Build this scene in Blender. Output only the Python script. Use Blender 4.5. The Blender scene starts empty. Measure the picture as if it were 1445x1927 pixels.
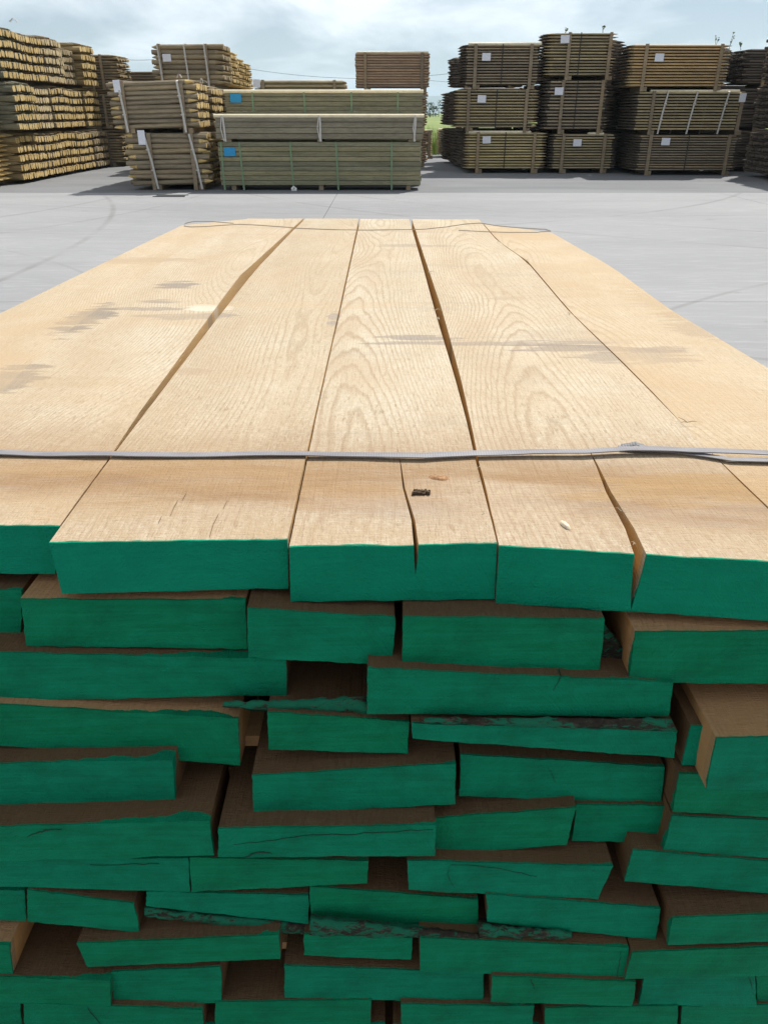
import bpy, bmesh, math, random
from mathutils import Vector, noise as mnoise

C = bpy.context.scene.collection
SC = bpy.context.scene
R = math.radians
rnd = random.Random(11)

# ------------------------------------------------------------------ camera, sky, sun, exposure
H = 1.40                      # eye height
PITCH = 27.44
cam_d = bpy.data.cameras.new('camera')
cam = bpy.data.objects.new('camera', cam_d)
C.objects.link(cam)
cam.location = (0, 0, H)
cam.rotation_euler = (R(90 - PITCH), 0, 0)
cam_d.sensor_fit = 'VERTICAL'
cam_d.sensor_height = 36
cam_d.lens = 36 * 1447 / 1927
cam_d.clip_start = 0.02
cam_d.clip_end = 30000
SC.camera = cam

SUN_EL, SUN_AZ = 55, 32       # azimuth measured from +Y (away from the viewer) towards +X
world = bpy.data.worlds.new('World')
SC.world = world
world.use_nodes = True
wn, wl = world.node_tree.nodes, world.node_tree.links
wn.clear()
w_out = wn.new('ShaderNodeOutputWorld')
w_bg = wn.new('ShaderNodeBackground')
w_bg.inputs['Strength'].default_value = 0.052
sky = wn.new('ShaderNodeTexSky')
sky.sky_type = 'NISHITA'
sky.sun_disc = False
sky.sun_elevation = R(SUN_EL)
sky.sun_rotation = R(SUN_AZ)
sky.air_density = 0.9
sky.dust_density = 0.15
sky.ozone_density = 3.0
w_tc = wn.new('ShaderNodeTexCoord')
w_sep = wn.new('ShaderNodeSeparateXYZ')
wl.new(w_tc.outputs['Generated'], w_sep.inputs[0])


def w_math(op, a, b):
    m = wn.new('ShaderNodeMath')
    m.operation = op
    for k, q in enumerate((a, b)):
        if isinstance(q, (int, float)):
            m.inputs[k].default_value = q
        else:
            wl.new(q, m.inputs[k])
    return m.outputs[0]


w_h = w_math('ADD', w_math('MAXIMUM', w_sep.outputs[2], 0.0), 0.26)
w_map = wn.new('ShaderNodeCombineXYZ')      # where the line of sight meets a flat cloud layer
wl.new(w_math('DIVIDE', w_sep.outputs[0], w_h), w_map.inputs[0])
wl.new(w_math('DIVIDE', w_sep.outputs[1], w_h), w_map.inputs[1])
w_map.inputs[2].default_value = 2.3
w_n = wn.new('ShaderNodeTexNoise')
w_n.inputs['Scale'].default_value = 1.7
w_n.inputs['Detail'].default_value = 9
w_n.inputs['Roughness'].default_value = 0.55
w_n.inputs['Distortion'].default_value = 0.35
w_r = wn.new('ShaderNodeValToRGB')
w_r.color_ramp.elements[0].position = 0.40
w_r.color_ramp.elements[0].color = (0.15, 0.15, 0.15, 1)
w_r.color_ramp.elements[1].position = 0.63
w_r.color_ramp.elements[1].color = (0.72, 0.72, 0.72, 1)
w_mix = wn.new('ShaderNodeMix')
w_mix.data_type = 'RGBA'
w_mix.inputs[7].default_value = (25.0, 25.4, 25.8, 1)
wl.new(w_map.outputs[0], w_n.inputs['Vector'])
wl.new(w_n.outputs['Fac'], w_r.inputs['Fac'])
wl.new(w_r.outputs['Color'], w_mix.inputs[0])
wl.new(sky.outputs[0], w_mix.inputs[6])
wl.new(w_mix.outputs[2], w_bg.inputs['Color'])
wl.new(w_bg.outputs[0], w_out.inputs[0])

sun_d = bpy.data.lights.new('sun', 'SUN')
sun_d.energy = 5.0
sun_d.angle = R(0.53)
sun_d.color = (1.0, 0.965, 0.905)
sun = bpy.data.objects.new('sun', sun_d)
C.objects.link(sun)
sun.rotation_euler = (R(90 - SUN_EL), 0, R(180 - SUN_AZ) )
_to_sun = Vector((math.sin(R(SUN_AZ)) * math.cos(R(SUN_EL)), math.cos(R(SUN_AZ)) * math.cos(R(SUN_EL)), math.sin(R(SUN_EL))))
sun.rotation_euler = _to_sun.to_track_quat('Z', 'Y').to_euler()
sun.location = (6, 9, 20)

SC.view_settings.view_transform = 'Standard'
SC.view_settings.look = 'None'
SC.view_settings.gamma = 1
SC.view_settings.use_curve_mapping = False
SC.view_settings.exposure = 0.27

# ------------------------------------------------------------------ measuring helpers
_c, _s = math.cos(R(PITCH)), math.sin(R(PITCH))


def ray(px, py):
    a, b = (px - 722.5) / 1447.0, -(py - 963.5) / 1447.0
    return Vector((a, _c + b * _s, -_s + b * _c))


def at_y(px, py, Y):
    d = ray(px, py)
    t = Y / d.y
    return Vector((d.x * t, Y, H + d.z * t))


def at_z(px, py, Z):
    d = ray(px, py)
    t = (Z - H) / d.z
    return Vector((d.x * t, d.y * t, Z))


# ------------------------------------------------------------------ object helpers
def link(o, parent=None):
    C.objects.link(o)
    if parent is not None:
        o.parent = parent
    return o


def tag(o, label=None, cat=None, group=None, kind=None):
    if label:
        o['label'] = label
    if cat:
        o['category'] = cat
    if group:
        o['group'] = group
    if kind:
        o['kind'] = kind
    return o


def empty(name, loc, rz=0.0):
    o = bpy.data.objects.new(name, None)
    o.location = loc
    o.rotation_euler = (0, 0, rz)
    o.empty_display_size = 0.1
    return link(o)


def mesh_obj(name, verts, faces, mats, parent=None, fm=None, smooth=False, loc=None):
    me = bpy.data.meshes.new(name)
    me.from_pydata([tuple(v) for v in verts], [], faces)
    for m in (mats if isinstance(mats, (list, tuple)) else [mats]):
        me.materials.append(m)
    if fm:
        me.polygons.foreach_set('material_index', fm)
    if smooth:
        me.polygons.foreach_set('use_smooth', [True] * len(me.polygons))
    me.update()
    o = bpy.data.objects.new(name, me)
    if loc is not None:
        o.location = loc
    return link(o, parent)


class MB:
    """collects shapes into one mesh"""

    def __init__(self):
        self.v, self.f, self.m = [], [], []

    def add(self, verts, faces, mi=0):
        n = len(self.v)
        self.v += [tuple(v) for v in verts]
        for k, f in enumerate(faces):
            self.f.append([i + n for i in f])
            self.m.append(mi[k] if isinstance(mi, list) else mi)

    def box(self, x0, x1, y0, y1, z0, z1, mi=0, jit=0.0):
        j = lambda: rnd.uniform(-jit, jit) if jit else 0.0
        v = [(x + j(), y + j(), z + j()) for z in (z0, z1) for (x, y) in ((x0, y0), (x1, y0), (x1, y1), (x0, y1))]
        self.add(v, [(3, 2, 1, 0), (4, 5, 6, 7), (0, 1, 5, 4), (1, 2, 6, 5), (2, 3, 7, 6), (3, 0, 4, 7)], mi)

    def rod(self, x0, x1, y, z, ry, rz, n=8, tip0=0.0, tip1=0.0, flat=False, dy=0.0, dz=0.0, ph=0.0, cut_tips=True):
        """a bar along x; tip0 / tip1 give the length of a pointed end; slot 1 is the cut end"""
        st = []
        if tip0 > 0:
            st += [(x0, 0.16), (x0 + tip0 * .5, 0.66), (x0 + tip0, 1.0)]
        else:
            st += [(x0, 1.0)]
        if tip1 > 0:
            st += [(x1 - tip1, 1.0), (x1 - tip1 * .5, 0.66), (x1, 0.16)]
        else:
            st += [(x1, 1.0)]
        vs, fs, ms = [], [], []
        L = max(x1 - x0, 1e-6)
        for (x, s) in st:
            t = (x - x0) / L - .5
            for k in range(n):
                a = 2 * math.pi * (k + .5) / n + ph
                vs.append((x, y + dy * t + math.cos(a) * ry * s, z + dz * t + math.sin(a) * rz * s))
        for i in range(len(st) - 1):
            cut = (tip0 > 0 and i < 2) or (tip1 > 0 and i >= len(st) - 3)
            for k in range(n):
                k2 = (k + 1) % n
                fs.append((i * n + k, i * n + k2, (i + 1) * n + k2, (i + 1) * n + k))
                ms.append(1 if cut and cut_tips else 0)
        fs.append(tuple(range(n)))
        ms.append(1)
        fs.append(tuple((len(st) - 1) * n + k for k in reversed(range(n))))
        ms.append(1)
        self.add(vs, fs, ms)

    def build(self, name, mats, parent=None, smooth=False, off=None):
        v = self.v
        if off is not None:
            v = [(a - off[0], b - off[1], c - off[2]) for (a, b, c) in v]
        return mesh_obj(name, v, self.f, mats, parent, self.m, smooth)


def tube(pts, r, n=6):
    vs, fs = [], []
    P = [Vector(p) for p in pts]
    for i, p in enumerate(P):
        t = (P[min(i + 1, len(P) - 1)] - P[max(i - 1, 0)]).normalized()
        u = t.cross(Vector((0, 0, 1)))
        if u.length < 1e-4:
            u = t.cross(Vector((0, 1, 0)))
        u.normalize()
        w = t.cross(u)
        rr = r[i] if isinstance(r, (list, tuple)) else r
        for k in range(n):
            a = 2 * math.pi * k / n
            vs.append(p + u * math.cos(a) * rr + w * math.sin(a) * rr)
    for i in range(len(P) - 1):
        for k in range(n):
            k2 = (k + 1) % n
            fs.append((i * n + k, i * n + k2, (i + 1) * n + k2, (i + 1) * n + k))
    fs.append(tuple(reversed(range(n))))
    fs.append(tuple((len(P) - 1) * n + k for k in range(n)))
    return vs, fs


def ribbon(pts, side, th):
    """a flat strap through pts; side is the half-width vector, th its thickness vector (per point or one)"""
    vs, fs = [], []
    n = len(pts)
    for i, p in enumerate(pts):
        p = Vector(p)
        s = Vector(side[i]) if isinstance(side, list) else Vector(side)
        t = Vector(th[i]) if isinstance(th, list) else Vector(th)
        vs += [p - s, p + s, p + s + t, p - s + t]
    for i in range(n - 1):
        a, b = i * 4, i * 4 + 4
        for k in range(4):
            k2 = (k + 1) % 4
            fs.append((a + k, b + k, b + k2, a + k2))
    fs.append((0, 1, 2, 3))
    e = (n - 1) * 4
    fs.append((e + 3, e + 2, e + 1, e))
    return vs, fs


# ------------------------------------------------------------------ materials
class NT:
    def __init__(self, name):
        self.mat = bpy.data.materials.new(name)
        self.mat.use_nodes = True
        self.n, self.l = self.mat.node_tree.nodes, self.mat.node_tree.links
        self.b = self.n['Principled BSDF']
        self.b.inputs['Specular IOR Level'].default_value = 0.25
        self.b.inputs['Roughness'].default_value = 0.85

    def link(self, a, b):
        self.l.new(a, b)

    def val(self, x, sock):
        if isinstance(x, (int, float)):
            sock.default_value = x
        elif isinstance(x, (tuple, list)):
            if len(x) == 3 and sock.type == 'RGBA':
                x = tuple(x) + (1,)
            sock.default_value = x
        else:
            self.link(x, sock)

    def math(self, op, a, b=0.0, c=None, clamp=False):
        m = self.n.new('ShaderNodeMath')
        m.operation = op
        m.use_clamp = clamp
        self.val(a, m.inputs[0])
        self.val(b, m.inputs[1])
        if c is not None:
            self.val(c, m.inputs[2])
        return m.outputs[0]

    def vmath(self, op, a, b):
        m = self.n.new('ShaderNodeVectorMath')
        m.operation = op
        self.val(a, m.inputs[0])
        self.val(b, m.inputs[1])
        return m.outputs[0]

    def coord(self, which='Object'):
        return self.n.new('ShaderNodeTexCoord').outputs[which]

    def rand(self):
        return self.n.new('ShaderNodeObjectInfo').outputs['Random']

    def pos(self):
        return self.n.new('ShaderNodeNewGeometry').outputs['Position']

    def mapping(self, v, scale=(1, 1, 1), loc=(0, 0, 0), rot=(0, 0, 0)):
        m = self.n.new('ShaderNodeMapping')
        self.val(v, m.inputs['Vector'])
        m.inputs['Scale'].default_value = scale
        self.val(loc, m.inputs['Location'])
        m.inputs['Rotation'].default_value = rot
        return m.outputs[0]

    def noise(self, v, scale=5, detail=4, rough=0.55, dist=0.0, out='Fac'):
        m = self.n.new('ShaderNodeTexNoise')
        self.val(v, m.inputs['Vector'])
        m.inputs['Scale'].default_value = scale
        m.inputs['Detail'].default_value = detail
        m.inputs['Roughness'].default_value = rough
        m.inputs['Distortion'].default_value = dist
        return m.outputs[out]

    def ramp(self, f, stops, interp='LINEAR'):
        m = self.n.new('ShaderNodeValToRGB')
        self.val(f, m.inputs[0])
        cr = m.color_ramp
        cr.interpolation = interp
        while len(cr.elements) < len(stops):
            cr.elements.new(0.5)
        for e, (p, c) in zip(cr.elements, stops):
            e.position = p
            if isinstance(c, (int, float)):
                c = (c, c, c)
            e.color = tuple(c) + (1,)
        return m.outputs[0]

    def mix(self, f, a, b, blend='MIX'):
        m = self.n.new('ShaderNodeMix')
        m.data_type = 'RGBA'
        m.blend_type = blend
        self.val(f, m.inputs[0])
        self.val(a, m.inputs[6])
        self.val(b, m.inputs[7])
        return m.outputs[2]

    def sep(self, v):
        m = self.n.new('ShaderNodeSeparateXYZ')
        self.link(v, m.inputs[0])
        return m.outputs

    def comb(self, x, y, z):
        m = self.n.new('ShaderNodeCombineXYZ')
        for s, q in zip(m.inputs, (x, y, z)):
            self.val(q, s)
        return m.outputs[0]

    def bump(self, h, strength=0.3, dist=0.002):
        m = self.n.new('ShaderNodeBump')
        m.inputs['Strength'].default_value = strength
        m.inputs['Distance'].default_value = dist
        self.link(h, m.inputs['Height'])
        self.link(m.outputs[0], self.b.inputs['Normal'])

    def color(self, c):
        self.val(c, self.b.inputs['Base Color'])

    def rough(self, r):
        self.val(r, self.b.inputs['Roughness'])


# worn grey and brown stains seen on the sunlit boards: pixel on the top face, radii in metres, strength, colour
STAINS = [(330, 537, .05, .05, .75, (0.17, 0.15, 0.14)), (305, 568, .05, .02, .6, (0.17, 0.15, 0.14)), (265, 582, .10, .02, .55, (0.17, 0.15, 0.14)), (360, 596, .10, .03, .55, (0.20, 0.18, 0.16)),
          (165, 600, .045, .14, .75, (0.15, 0.14, 0.13)), (20, 712, .05, .08, .7, (0.15, 0.14, 0.13)), (215, 490, .22, .05, .6, (0.27, 0.22, 0.17)), (395, 580, .05, .03, .8, (0.62, 0.56, 0.46)),
          (800, 636, .10, .02, .7, (0.22, 0.19, 0.17)), (950, 645, .22, .018, .6, (0.22, 0.19, 0.17)), (1120, 655, .16, .03, .7, (0.20, 0.175, 0.16)), (1200, 668, .10, .05, .6, (0.22, 0.19, 0.17)),
          (628, 600, .012, .06, .6, (0.22, 0.2, 0.19)), (780, 462, .12, .03, .45, (0.24, 0.2, 0.17)), (590, 575, .25, .04, .35, (0.45, 0.33, 0.2)), (1310, 610, .06, .10, .5, (0.28, 0.22, 0.16)),
          (1260, 560, .10, .20, .45, (0.36, 0.27, 0.17)), (70, 720, .16, .03, .3, (0.36, 0.27, 0.17)), (360, 700, .03, .02, .5, (0.34, 0.25, 0.17)), (960, 560, .05, .03, .4, (0.36, 0.27, 0.18)),
          (180, 960, .10, .03, .35, (0.36, 0.25, 0.14)), (680, 940, .08, .03, .4, (0.34, 0.22, 0.12)), (1300, 930, .14, .03, .45, (0.36, 0.23, 0.10)), (640, 1000, .10, .02, .3, (0.38, 0.27, 0.16)), (1340, 905, .16, .02, .6, (0.34, 0.21, 0.09)), (330, 885, .20, .03, .55, (0.30, 0.18, 0.08)), (480, 915, .14, .02, .45, (0.30, 0.18, 0.08))]


def mat_oak(name='sawn_oak', paint=True, dull=1.0):
    """sawn oak: growth rings as a solid texture (cathedral grain on the face, arcs on the ends),
    saw marks, weather stains; the first millimetres from the end carry the green end paint"""
    t = NT(name)
    co = t.coord('Object')
    rn = t.rand()
    X, Y, Z = t.sep(co)
    at = t.n.new('ShaderNodeAttribute')
    at.attribute_name = 'behind_end'
    D = at.outputs['Fac']
    weather = t.sep(t.n.new('ShaderNodeObjectInfo').outputs['Color'])[0]
    # wandering heart line of the log
    ly = t.noise(t.comb(t.math('MULTIPLY', rn, 91.0), Y, 0.0), 0.75, 1, 0.4)
    lx = t.noise(t.comb(Y, t.math('MULTIPLY', rn, 53.0), 3.0), 0.8, 1, 0.4)
    wob = t.noise(t.vmath('ADD', t.mapping(co, (3.2, 0.55, 3.2)), t.comb(rn, t.math('MULTIPLY', rn, 37.0), 0.0)), 3.0, 3, 0.5)
    hx = t.math('ADD', X, t.math('MULTIPLY', t.math('SUBTRACT', lx, 0.5), 0.34))
    hx = t.math('ADD', hx, t.math('MULTIPLY', t.math('SUBTRACT', rn, 0.5), 0.16))
    hz = t.math('ADD', t.math('ADD', Z, 0.075), t.math('MULTIPLY', t.math('ADD', t.math('MULTIPLY', t.math('SUBTRACT', ly, 0.5), 0.075), t.math('MULTIPLY', Y, t.math('MULTIPLY', t.math('SUBTRACT', rn, 0.35), 0.07))), 1.0))
    rad = t.math('SQRT', t.math('ADD', t.math('MULTIPLY', hx, hx), t.math('MULTIPLY', hz, hz)))
    rad = t.math('ADD', rad, t.math('MULTIPLY', wob, 0.016))
    ring = t.math('FRACT', t.math('ADD', t.math('MULTIPLY', rad, 225.0), t.math('MULTIPLY', t.noise(t.mapping(co, (60, 9, 60), (1, 2, 3)), 1.0, 4, 0.65), 0.75)))
    ringv = t.ramp(ring, [(0.0, 0.0), (0.56, 0.05), (0.80, 1.0), (0.88, 0.9), (1.0, 0.0)])
    fine = t.noise(t.mapping(co, (420, 16, 420)), 1.0, 3, 0.6)
    fleck = t.noise(t.mapping(co, (90, 700, 90)), 1.0, 2, 0.5)
    broad = t.noise(t.mapping(co, (5.5, 1.6, 5.5)), 1.0, 4, 0.55, 0.6)
    base = t.ramp(broad, [(0.25, (0.43, 0.36, 0.255)), (0.5, (0.515, 0.448, 0.338)), (0.75, (0.585, 0.525, 0.42))])
    tint = t.ramp(rn, [(0.0, (0.90, 0.87, 0.82)), (0.5, (1, 1, 1)), (1.0, (1.0, 0.97, 0.92))])
    base = t.mix(1.0, base, tint, 'MULTIPLY')
    rvar = t.noise(t.mapping(co, (4, 1.0, 4), (2, 7, 1)), 1.0, 3, 0.5)
    base = t.mix(t.math('MULTIPLY', ringv, t.ramp(rvar, [(0.33, 0.25), (0.62, 0.75)])), base, (0.315, 0.235, 0.15))
    base = t.mix(t.math('MULTIPLY', t.ramp(fine, [(0.45, 0.0), (0.72, 1.0)]), 0.32), base, (0.33, 0.24, 0.145))
    base = t.mix(t.math('MULTIPLY', t.ramp(fleck, [(0.56, 0.0), (0.70, 1.0)]), 0.30), base, (0.40, 0.29, 0.18))
    pore = t.noise(t.mapping(co, (230, 40, 230), (5, 5, 5)), 1.0, 3, 0.6)
    base = t.mix(t.math('MULTIPLY', t.ramp(pore, [(0.59, 0.0), (0.66, 1.0)]), t.math('MULTIPLY', t.ramp(D, [(0.0, 1.0), (0.6, 0.40)]), 0.72)), base, (0.19, 0.12, 0.065))
    rough1 = t.noise(t.mapping(co, (240, 110, 240), (9, 9, 9)), 1.0, 4, 0.75)
    base = t.mix(t.math('MULTIPLY', t.ramp(rough1, [(0.46, 0.0), (0.66, 1.0)]), t.ramp(D, [(0.1, 0.50), (0.45, 0.20)])), base, (0.30, 0.215, 0.135))
    base = t.mix(t.math('MULTIPLY', t.ramp(rough1, [(0.34, 1.0), (0.48, 0.0)]), t.ramp(D, [(0.1, 0.42), (0.45, 0.15)])), base, (0.74, 0.69, 0.58))
    patch = t.noise(t.mapping(co, (8, 3.2, 8), (2, 6, 1)), 1.0, 6, 0.65, 0.5)
    base = t.mix(t.math('MULTIPLY', t.ramp(patch, [(0.48, 0.0), (0.66, 1.0)]), 0.42), base, (0.385, 0.285, 0.185))
    # brown weathering towards the painted end, worn grey stains lying across the boards
    P = t.pos()
    st = t.noise(t.mapping(P, (2.6, 11.0, 1.0)), 1.0, 5, 0.62, 0.5)
    bz = t.math('ADD', D, t.math('MULTIPLY', t.math('SUBTRACT', st, 0.5), 0.16))
    dirt = t.noise(t.mapping(co, (14, 20, 14), (3, 3, 3)), 1.0, 6, 0.7)
    grey = t.math('MULTIPLY', t.ramp(bz, [(0.0, 0.55), (0.05, 0.8), (0.13, 0.85), (0.22, 0.55), (0.30, 0.15), (0.55, 0.0)]), t.ramp(dirt, [(0.30, 0.45), (0.65, 1.0)]))
    base = t.mix(grey, base, (0.355, 0.255, 0.165))
    brown = t.math('MULTIPLY', t.ramp(bz, [(0.0, 0.0), (0.05, 0.10), (0.09, 0.75), (0.13, 1.0), (0.18, 0.9), (0.23, 0.35), (0.32, 0.0)]), t.ramp(st, [(0.36, 0.12), (0.56, 1.0)]))
    base = t.mix(t.math('MULTIPLY', brown, 0.92), base, (0.235, 0.13, 0.055))
    # the sawn sides keep the fresher ochre of wood that has lain covered
    nx = t.math('ABSOLUTE', t.sep(t.n.new('ShaderNodeNewGeometry').outputs['True Normal'])[0])
    sidef = t.math('MULTIPLY', t.math('GREATER_THAN', nx, 0.62), t.math('GREATER_THAN', D, 0.012))
    base = t.mix(t.math('MULTIPLY', sidef, 0.85), base, t.mix(fine, (0.50, 0.30, 0.11), (0.74, 0.49, 0.21)))
    streak = t.noise(t.mapping(P, (7.0, 46.0, 1.0), (4.3, 2.2, 0)), 1.0, 5, 0.65, 0.3)
    PX, PY, PZ = t.sep(P)
    for (px, py, rx, ry, am, col) in STAINS:
        c = at_z(px, py, 1.04)
        dx = t.math('DIVIDE', t.math('SUBTRACT', PX, c.x), rx)
        dy = t.math('DIVIDE', t.math('SUBTRACT', PY, c.y), ry)
        d2 = t.math('ADD', t.math('MULTIPLY', dx, dx), t.math('MULTIPLY', dy, dy))
        f = t.math('SUBTRACT', 1.0, t.math('ADD', d2, t.math('MULTIPLY', t.math('SUBTRACT', streak, 0.5), 5.5)))
        base = t.mix(t.math('MULTIPLY', t.math('MULTIPLY', f, 2.6, clamp=True), am), base, col)
    gs = t.noise(t.mapping(P, (3.4, 19.0, 1.0), (4.3, 2.2, 0)), 1.0, 6, 0.65, 0.3)
    gm = t.noise(t.mapping(P, (1.2, 1.6, 1.0), (1.0, 7.7, 0)), 1.0, 2, 0.5)
    gfac = t.math('MULTIPLY', t.ramp(gs, [(0.54, 0.0), (0.72, 1.0)]), t.ramp(gm, [(0.42, 0.0), (0.58, 1.0)]))
    base = t.mix(t.math('MULTIPLY', gfac, 0.5), base, (0.30, 0.25, 0.21))
    big = t.noise(t.mapping(P, (1.9, 3.4, 1.0), (9.0, 3.0, 0)), 1.0, 6, 0.65, 1.2)
    wf = t.math('ADD', t.math('MULTIPLY', weather, 0.55), 0.20)
    base = t.mix(t.math('MULTIPLY', t.ramp(big, [(0.40, 0.0), (0.62, 1.0)]), wf), base, (0.43, 0.31, 0.185))
    base = t.mix(t.math('MULTIPLY', weather, 0.32), base, (0.50, 0.37, 0.225))
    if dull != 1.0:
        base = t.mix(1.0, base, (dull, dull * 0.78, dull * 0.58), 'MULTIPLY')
    # saw kerf lines across the board
    saw = t.math('SINE', t.math('ADD', t.math('MULTIPLY', Y, 900.0), t.math('MULTIPLY', t.noise(co, 6, 2), 30.0)))
    hgt = t.math('ADD', t.math('MULTIPLY', saw, 0.03), t.math('MULTIPLY', rough1, 1.1))
    hgt = t.math('ADD', hgt, t.math('ADD', t.math('MULTIPLY', fine, 0.9), t.math('MULTIPLY', fleck, 0.8)))
    if paint:
        edge = t.noise(t.mapping(co, (60, 60, 60)), 1.0, 4, 0.7)
        edge2 = t.noise(t.mapping(co, (9, 9, 9)), 1.0, 2, 0.5)
        lim = t.math('ADD', t.math('MULTIPLY', t.math('SUBTRACT', edge, 0.42), 0.014), t.math('MULTIPLY', t.math('SUBTRACT', edge2, 0.5), t.math('SUBTRACT', 0.055, t.math('MULTIPLY', t.sep(t.n.new('ShaderNodeObjectInfo').outputs['Color'])[1], 0.040))))
        lim = t.math('MAXIMUM', lim, t.math('ADD', 0.0012, t.math('MULTIPLY', edge, 0.0022)))
        pf = t.math('LESS_THAN', D, lim)
        pn = t.noise(t.mapping(co, (26, 26, 26)), 1.0, 5, 0.6)
        endg = t.noise(t.comb(t.math('MULTIPLY', rad, 700.0), t.math('MULTIPLY', X, 24.0), t.math('MULTIPLY', rn, 50.0)), 1.0, 3, 0.6)
        ray_ = t.noise(t.mapping(co, (22, 200, 260), (0, 0, 0), (0, 0.35, 0)), 1.0, 3, 0.6, 0.6)
        g = t.ramp(pn, [(0.25, (0.001, 0.145, 0.066)), (0.5, (0.002, 0.182, 0.086)), (0.8, (0.003, 0.222, 0.112))])
        gt = t.ramp(t.math('FRACT', t.math('MULTIPLY', rn, 7.31)), [(0.0, (1.0, 0.92, 0.78)), (0.5, (1, 1, 1)), (1.0, (1.0, 1.0, 1.12))])
        g = t.mix(1.0, g, gt, 'MULTIPLY')
        g = t.mix(t.math('MULTIPLY', t.ramp(endg, [(0.52, 0.0), (0.74, 1.0)]), 0.24), g, (0.002, 0.085, 0.044))
        g = t.mix(t.math('MULTIPLY', t.ramp(ray_, [(0.56, 0.0), (0.72, 1.0)]), 0.30), g, (0.003, 0.085, 0.045))
        ang = t.math('MULTIPLY', rn, 17.0)
        kerf = t.math('ADD', t.math('MULTIPLY', X, t.math('COSINE', ang)), t.math('MULTIPLY', Z, t.math('SINE', ang)))
        kerf = t.math('SINE', t.math('ADD', t.math('MULTIPLY', kerf, 1100.0), t.math('MULTIPLY', t.noise(t.mapping(co, (18, 18, 18), (2, 2, 2)), 1.0, 5, 0.7), 95.0)))
        kmask = t.ramp(t.noise(t.mapping(co, (11, 11, 20), (8, 1, 2)), 1.0, 3, 0.6), [(0.42, 0.0), (0.68, 1.0)])
        g = t.mix(t.math('MULTIPLY', t.math('MULTIPLY', t.ramp(kerf, [(0.0, 0.0), (1.0, 1.0)]), kmask), 0.17), g, (0.002, 0.085, 0.045))
        brush = t.noise(t.mapping(co, (7, 7, 150), (1, 4, 6)), 1.0, 4, 0.6, 0.5)
        g = t.mix(t.math('MULTIPLY', t.ramp(brush, [(0.40, 0.0), (0.68, 1.0)]), 0.40), g, (0.006, 0.265, 0.150))
        blot = t.noise(t.mapping(co, (16, 16, 26), (4, 9, 3)), 1.0, 6, 0.7, 0.4)
        g = t.mix(t.math('MULTIPLY', t.ramp(blot, [(0.46, 0.0), (0.70, 1.0)]), 0.62), g, (0.004, 0.105, 0.052))
        sky_tint = t.sep(t.n.new('ShaderNodeObjectInfo').outputs['Color'])[1]
        g = t.mix(t.math('MULTIPLY', sky_tint, 0.55), g, (0.002, 0.245, 0.150))  # top layer ends brighter teal, stronger sky light painted in; lower ends stay darker
        thin = t.noise(t.mapping(co, (34, 34, 55), (7, 3, 2)), 1.0, 6, 0.75)
        g = t.mix(t.math('MULTIPLY', t.ramp(thin, [(0.66, 0.0), (0.74, 1.0)]), 0.75), g, (0.03, 0.045, 0.025))
        base = t.mix(pf, base, g)
        hgt = t.math('ADD', hgt, t.math('MULTIPLY', t.math('ADD', t.math('ADD', endg, brush), t.math('MULTIPLY', t.math('MULTIPLY', kerf, kmask), 0.15)), pf))
        t.rough(t.math('SUBTRACT', 0.88, t.math('MULTIPLY', pf, 0.10)))
        t.val(t.math('SUBTRACT', 0.25, t.math('MULTIPLY', pf, 0.16)), t.b.inputs['Specular IOR Level'])
    t.color(base)
    t.bump(hgt, 0.85, 0.0018)
    return t.mat


def mat_bark():
    t = NT('painted_bark')
    co = t.coord('Object')
    n = t.noise(t.mapping(co, (110, 110, 170)), 1.0, 6, 0.75)
    n2 = t.noise(t.mapping(co, (55, 55, 150), (3, 1, 0)), 1.0, 6, 0.75, 0.8)
    n3 = t.noise(t.mapping(co, (9, 9, 14), (1, 5, 0)), 1.0, 2, 0.5)
    c = t.ramp(n, [(0.3, (0.010, 0.008, 0.006)), (0.55, (0.035, 0.028, 0.020)), (0.75, (0.12, 0.10, 0.07))])
    c = t.mix(t.ramp(t.math('ADD', n2, t.math('MULTIPLY', t.math('SUBTRACT', n3, 0.5), 0.7)), [(0.46, 0.0), (0.50, 0.9)]), c, (0.003, 0.15, 0.08))
    t.color(c)
    t.bump(t.math('ADD', n, n2), 1.0, 0.003)
    return t.mat


def mat_treated(name, lo, hi, streak=(0.05, 0.04, 0.03), amt=0.45):
    """pressure treated softwood lying along x; per-piece tint from the object's random value"""
    t = NT(name)
    P = t.pos()
    rn = t.rand()
    n = t.noise(t.vmath('ADD', t.mapping(P, (1.3, 9, 9)), t.comb(t.math('MULTIPLY', rn, 31.0), 0.0, 0.0)), 1.0, 5, 0.6)
    f = t.noise(t.mapping(P, (7, 60, 60)), 1.0, 4, 0.65)
    cell = t.noise(t.mapping(P, (0.35, 13, 13)), 1.0, 1, 0.5)
    c = t.ramp(t.math('ADD', t.math('MULTIPLY', n, 0.6), t.math('MULTIPLY', cell, 0.4)), [(0.30, lo), (0.68, hi)])
    c = t.mix(t.math('MULTIPLY', t.ramp(f, [(0.46, 0.0), (0.7, 1.0)]), amt), c, streak)
    tint = t.ramp(t.math('FRACT', t.math('MULTIPLY', rn, 5.7)), [(0.0, (0.78, 0.78, 0.80)), (0.5, (1, 1, 1)), (1.0, (1.18, 1.12, 1.0))])
    c = t.mix(1.0, c, tint, 'MULTIPLY')
    t.color(c)
    t.bump(t.math('ADD', f, n), 0.5, 0.01)
    return t.mat


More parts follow.
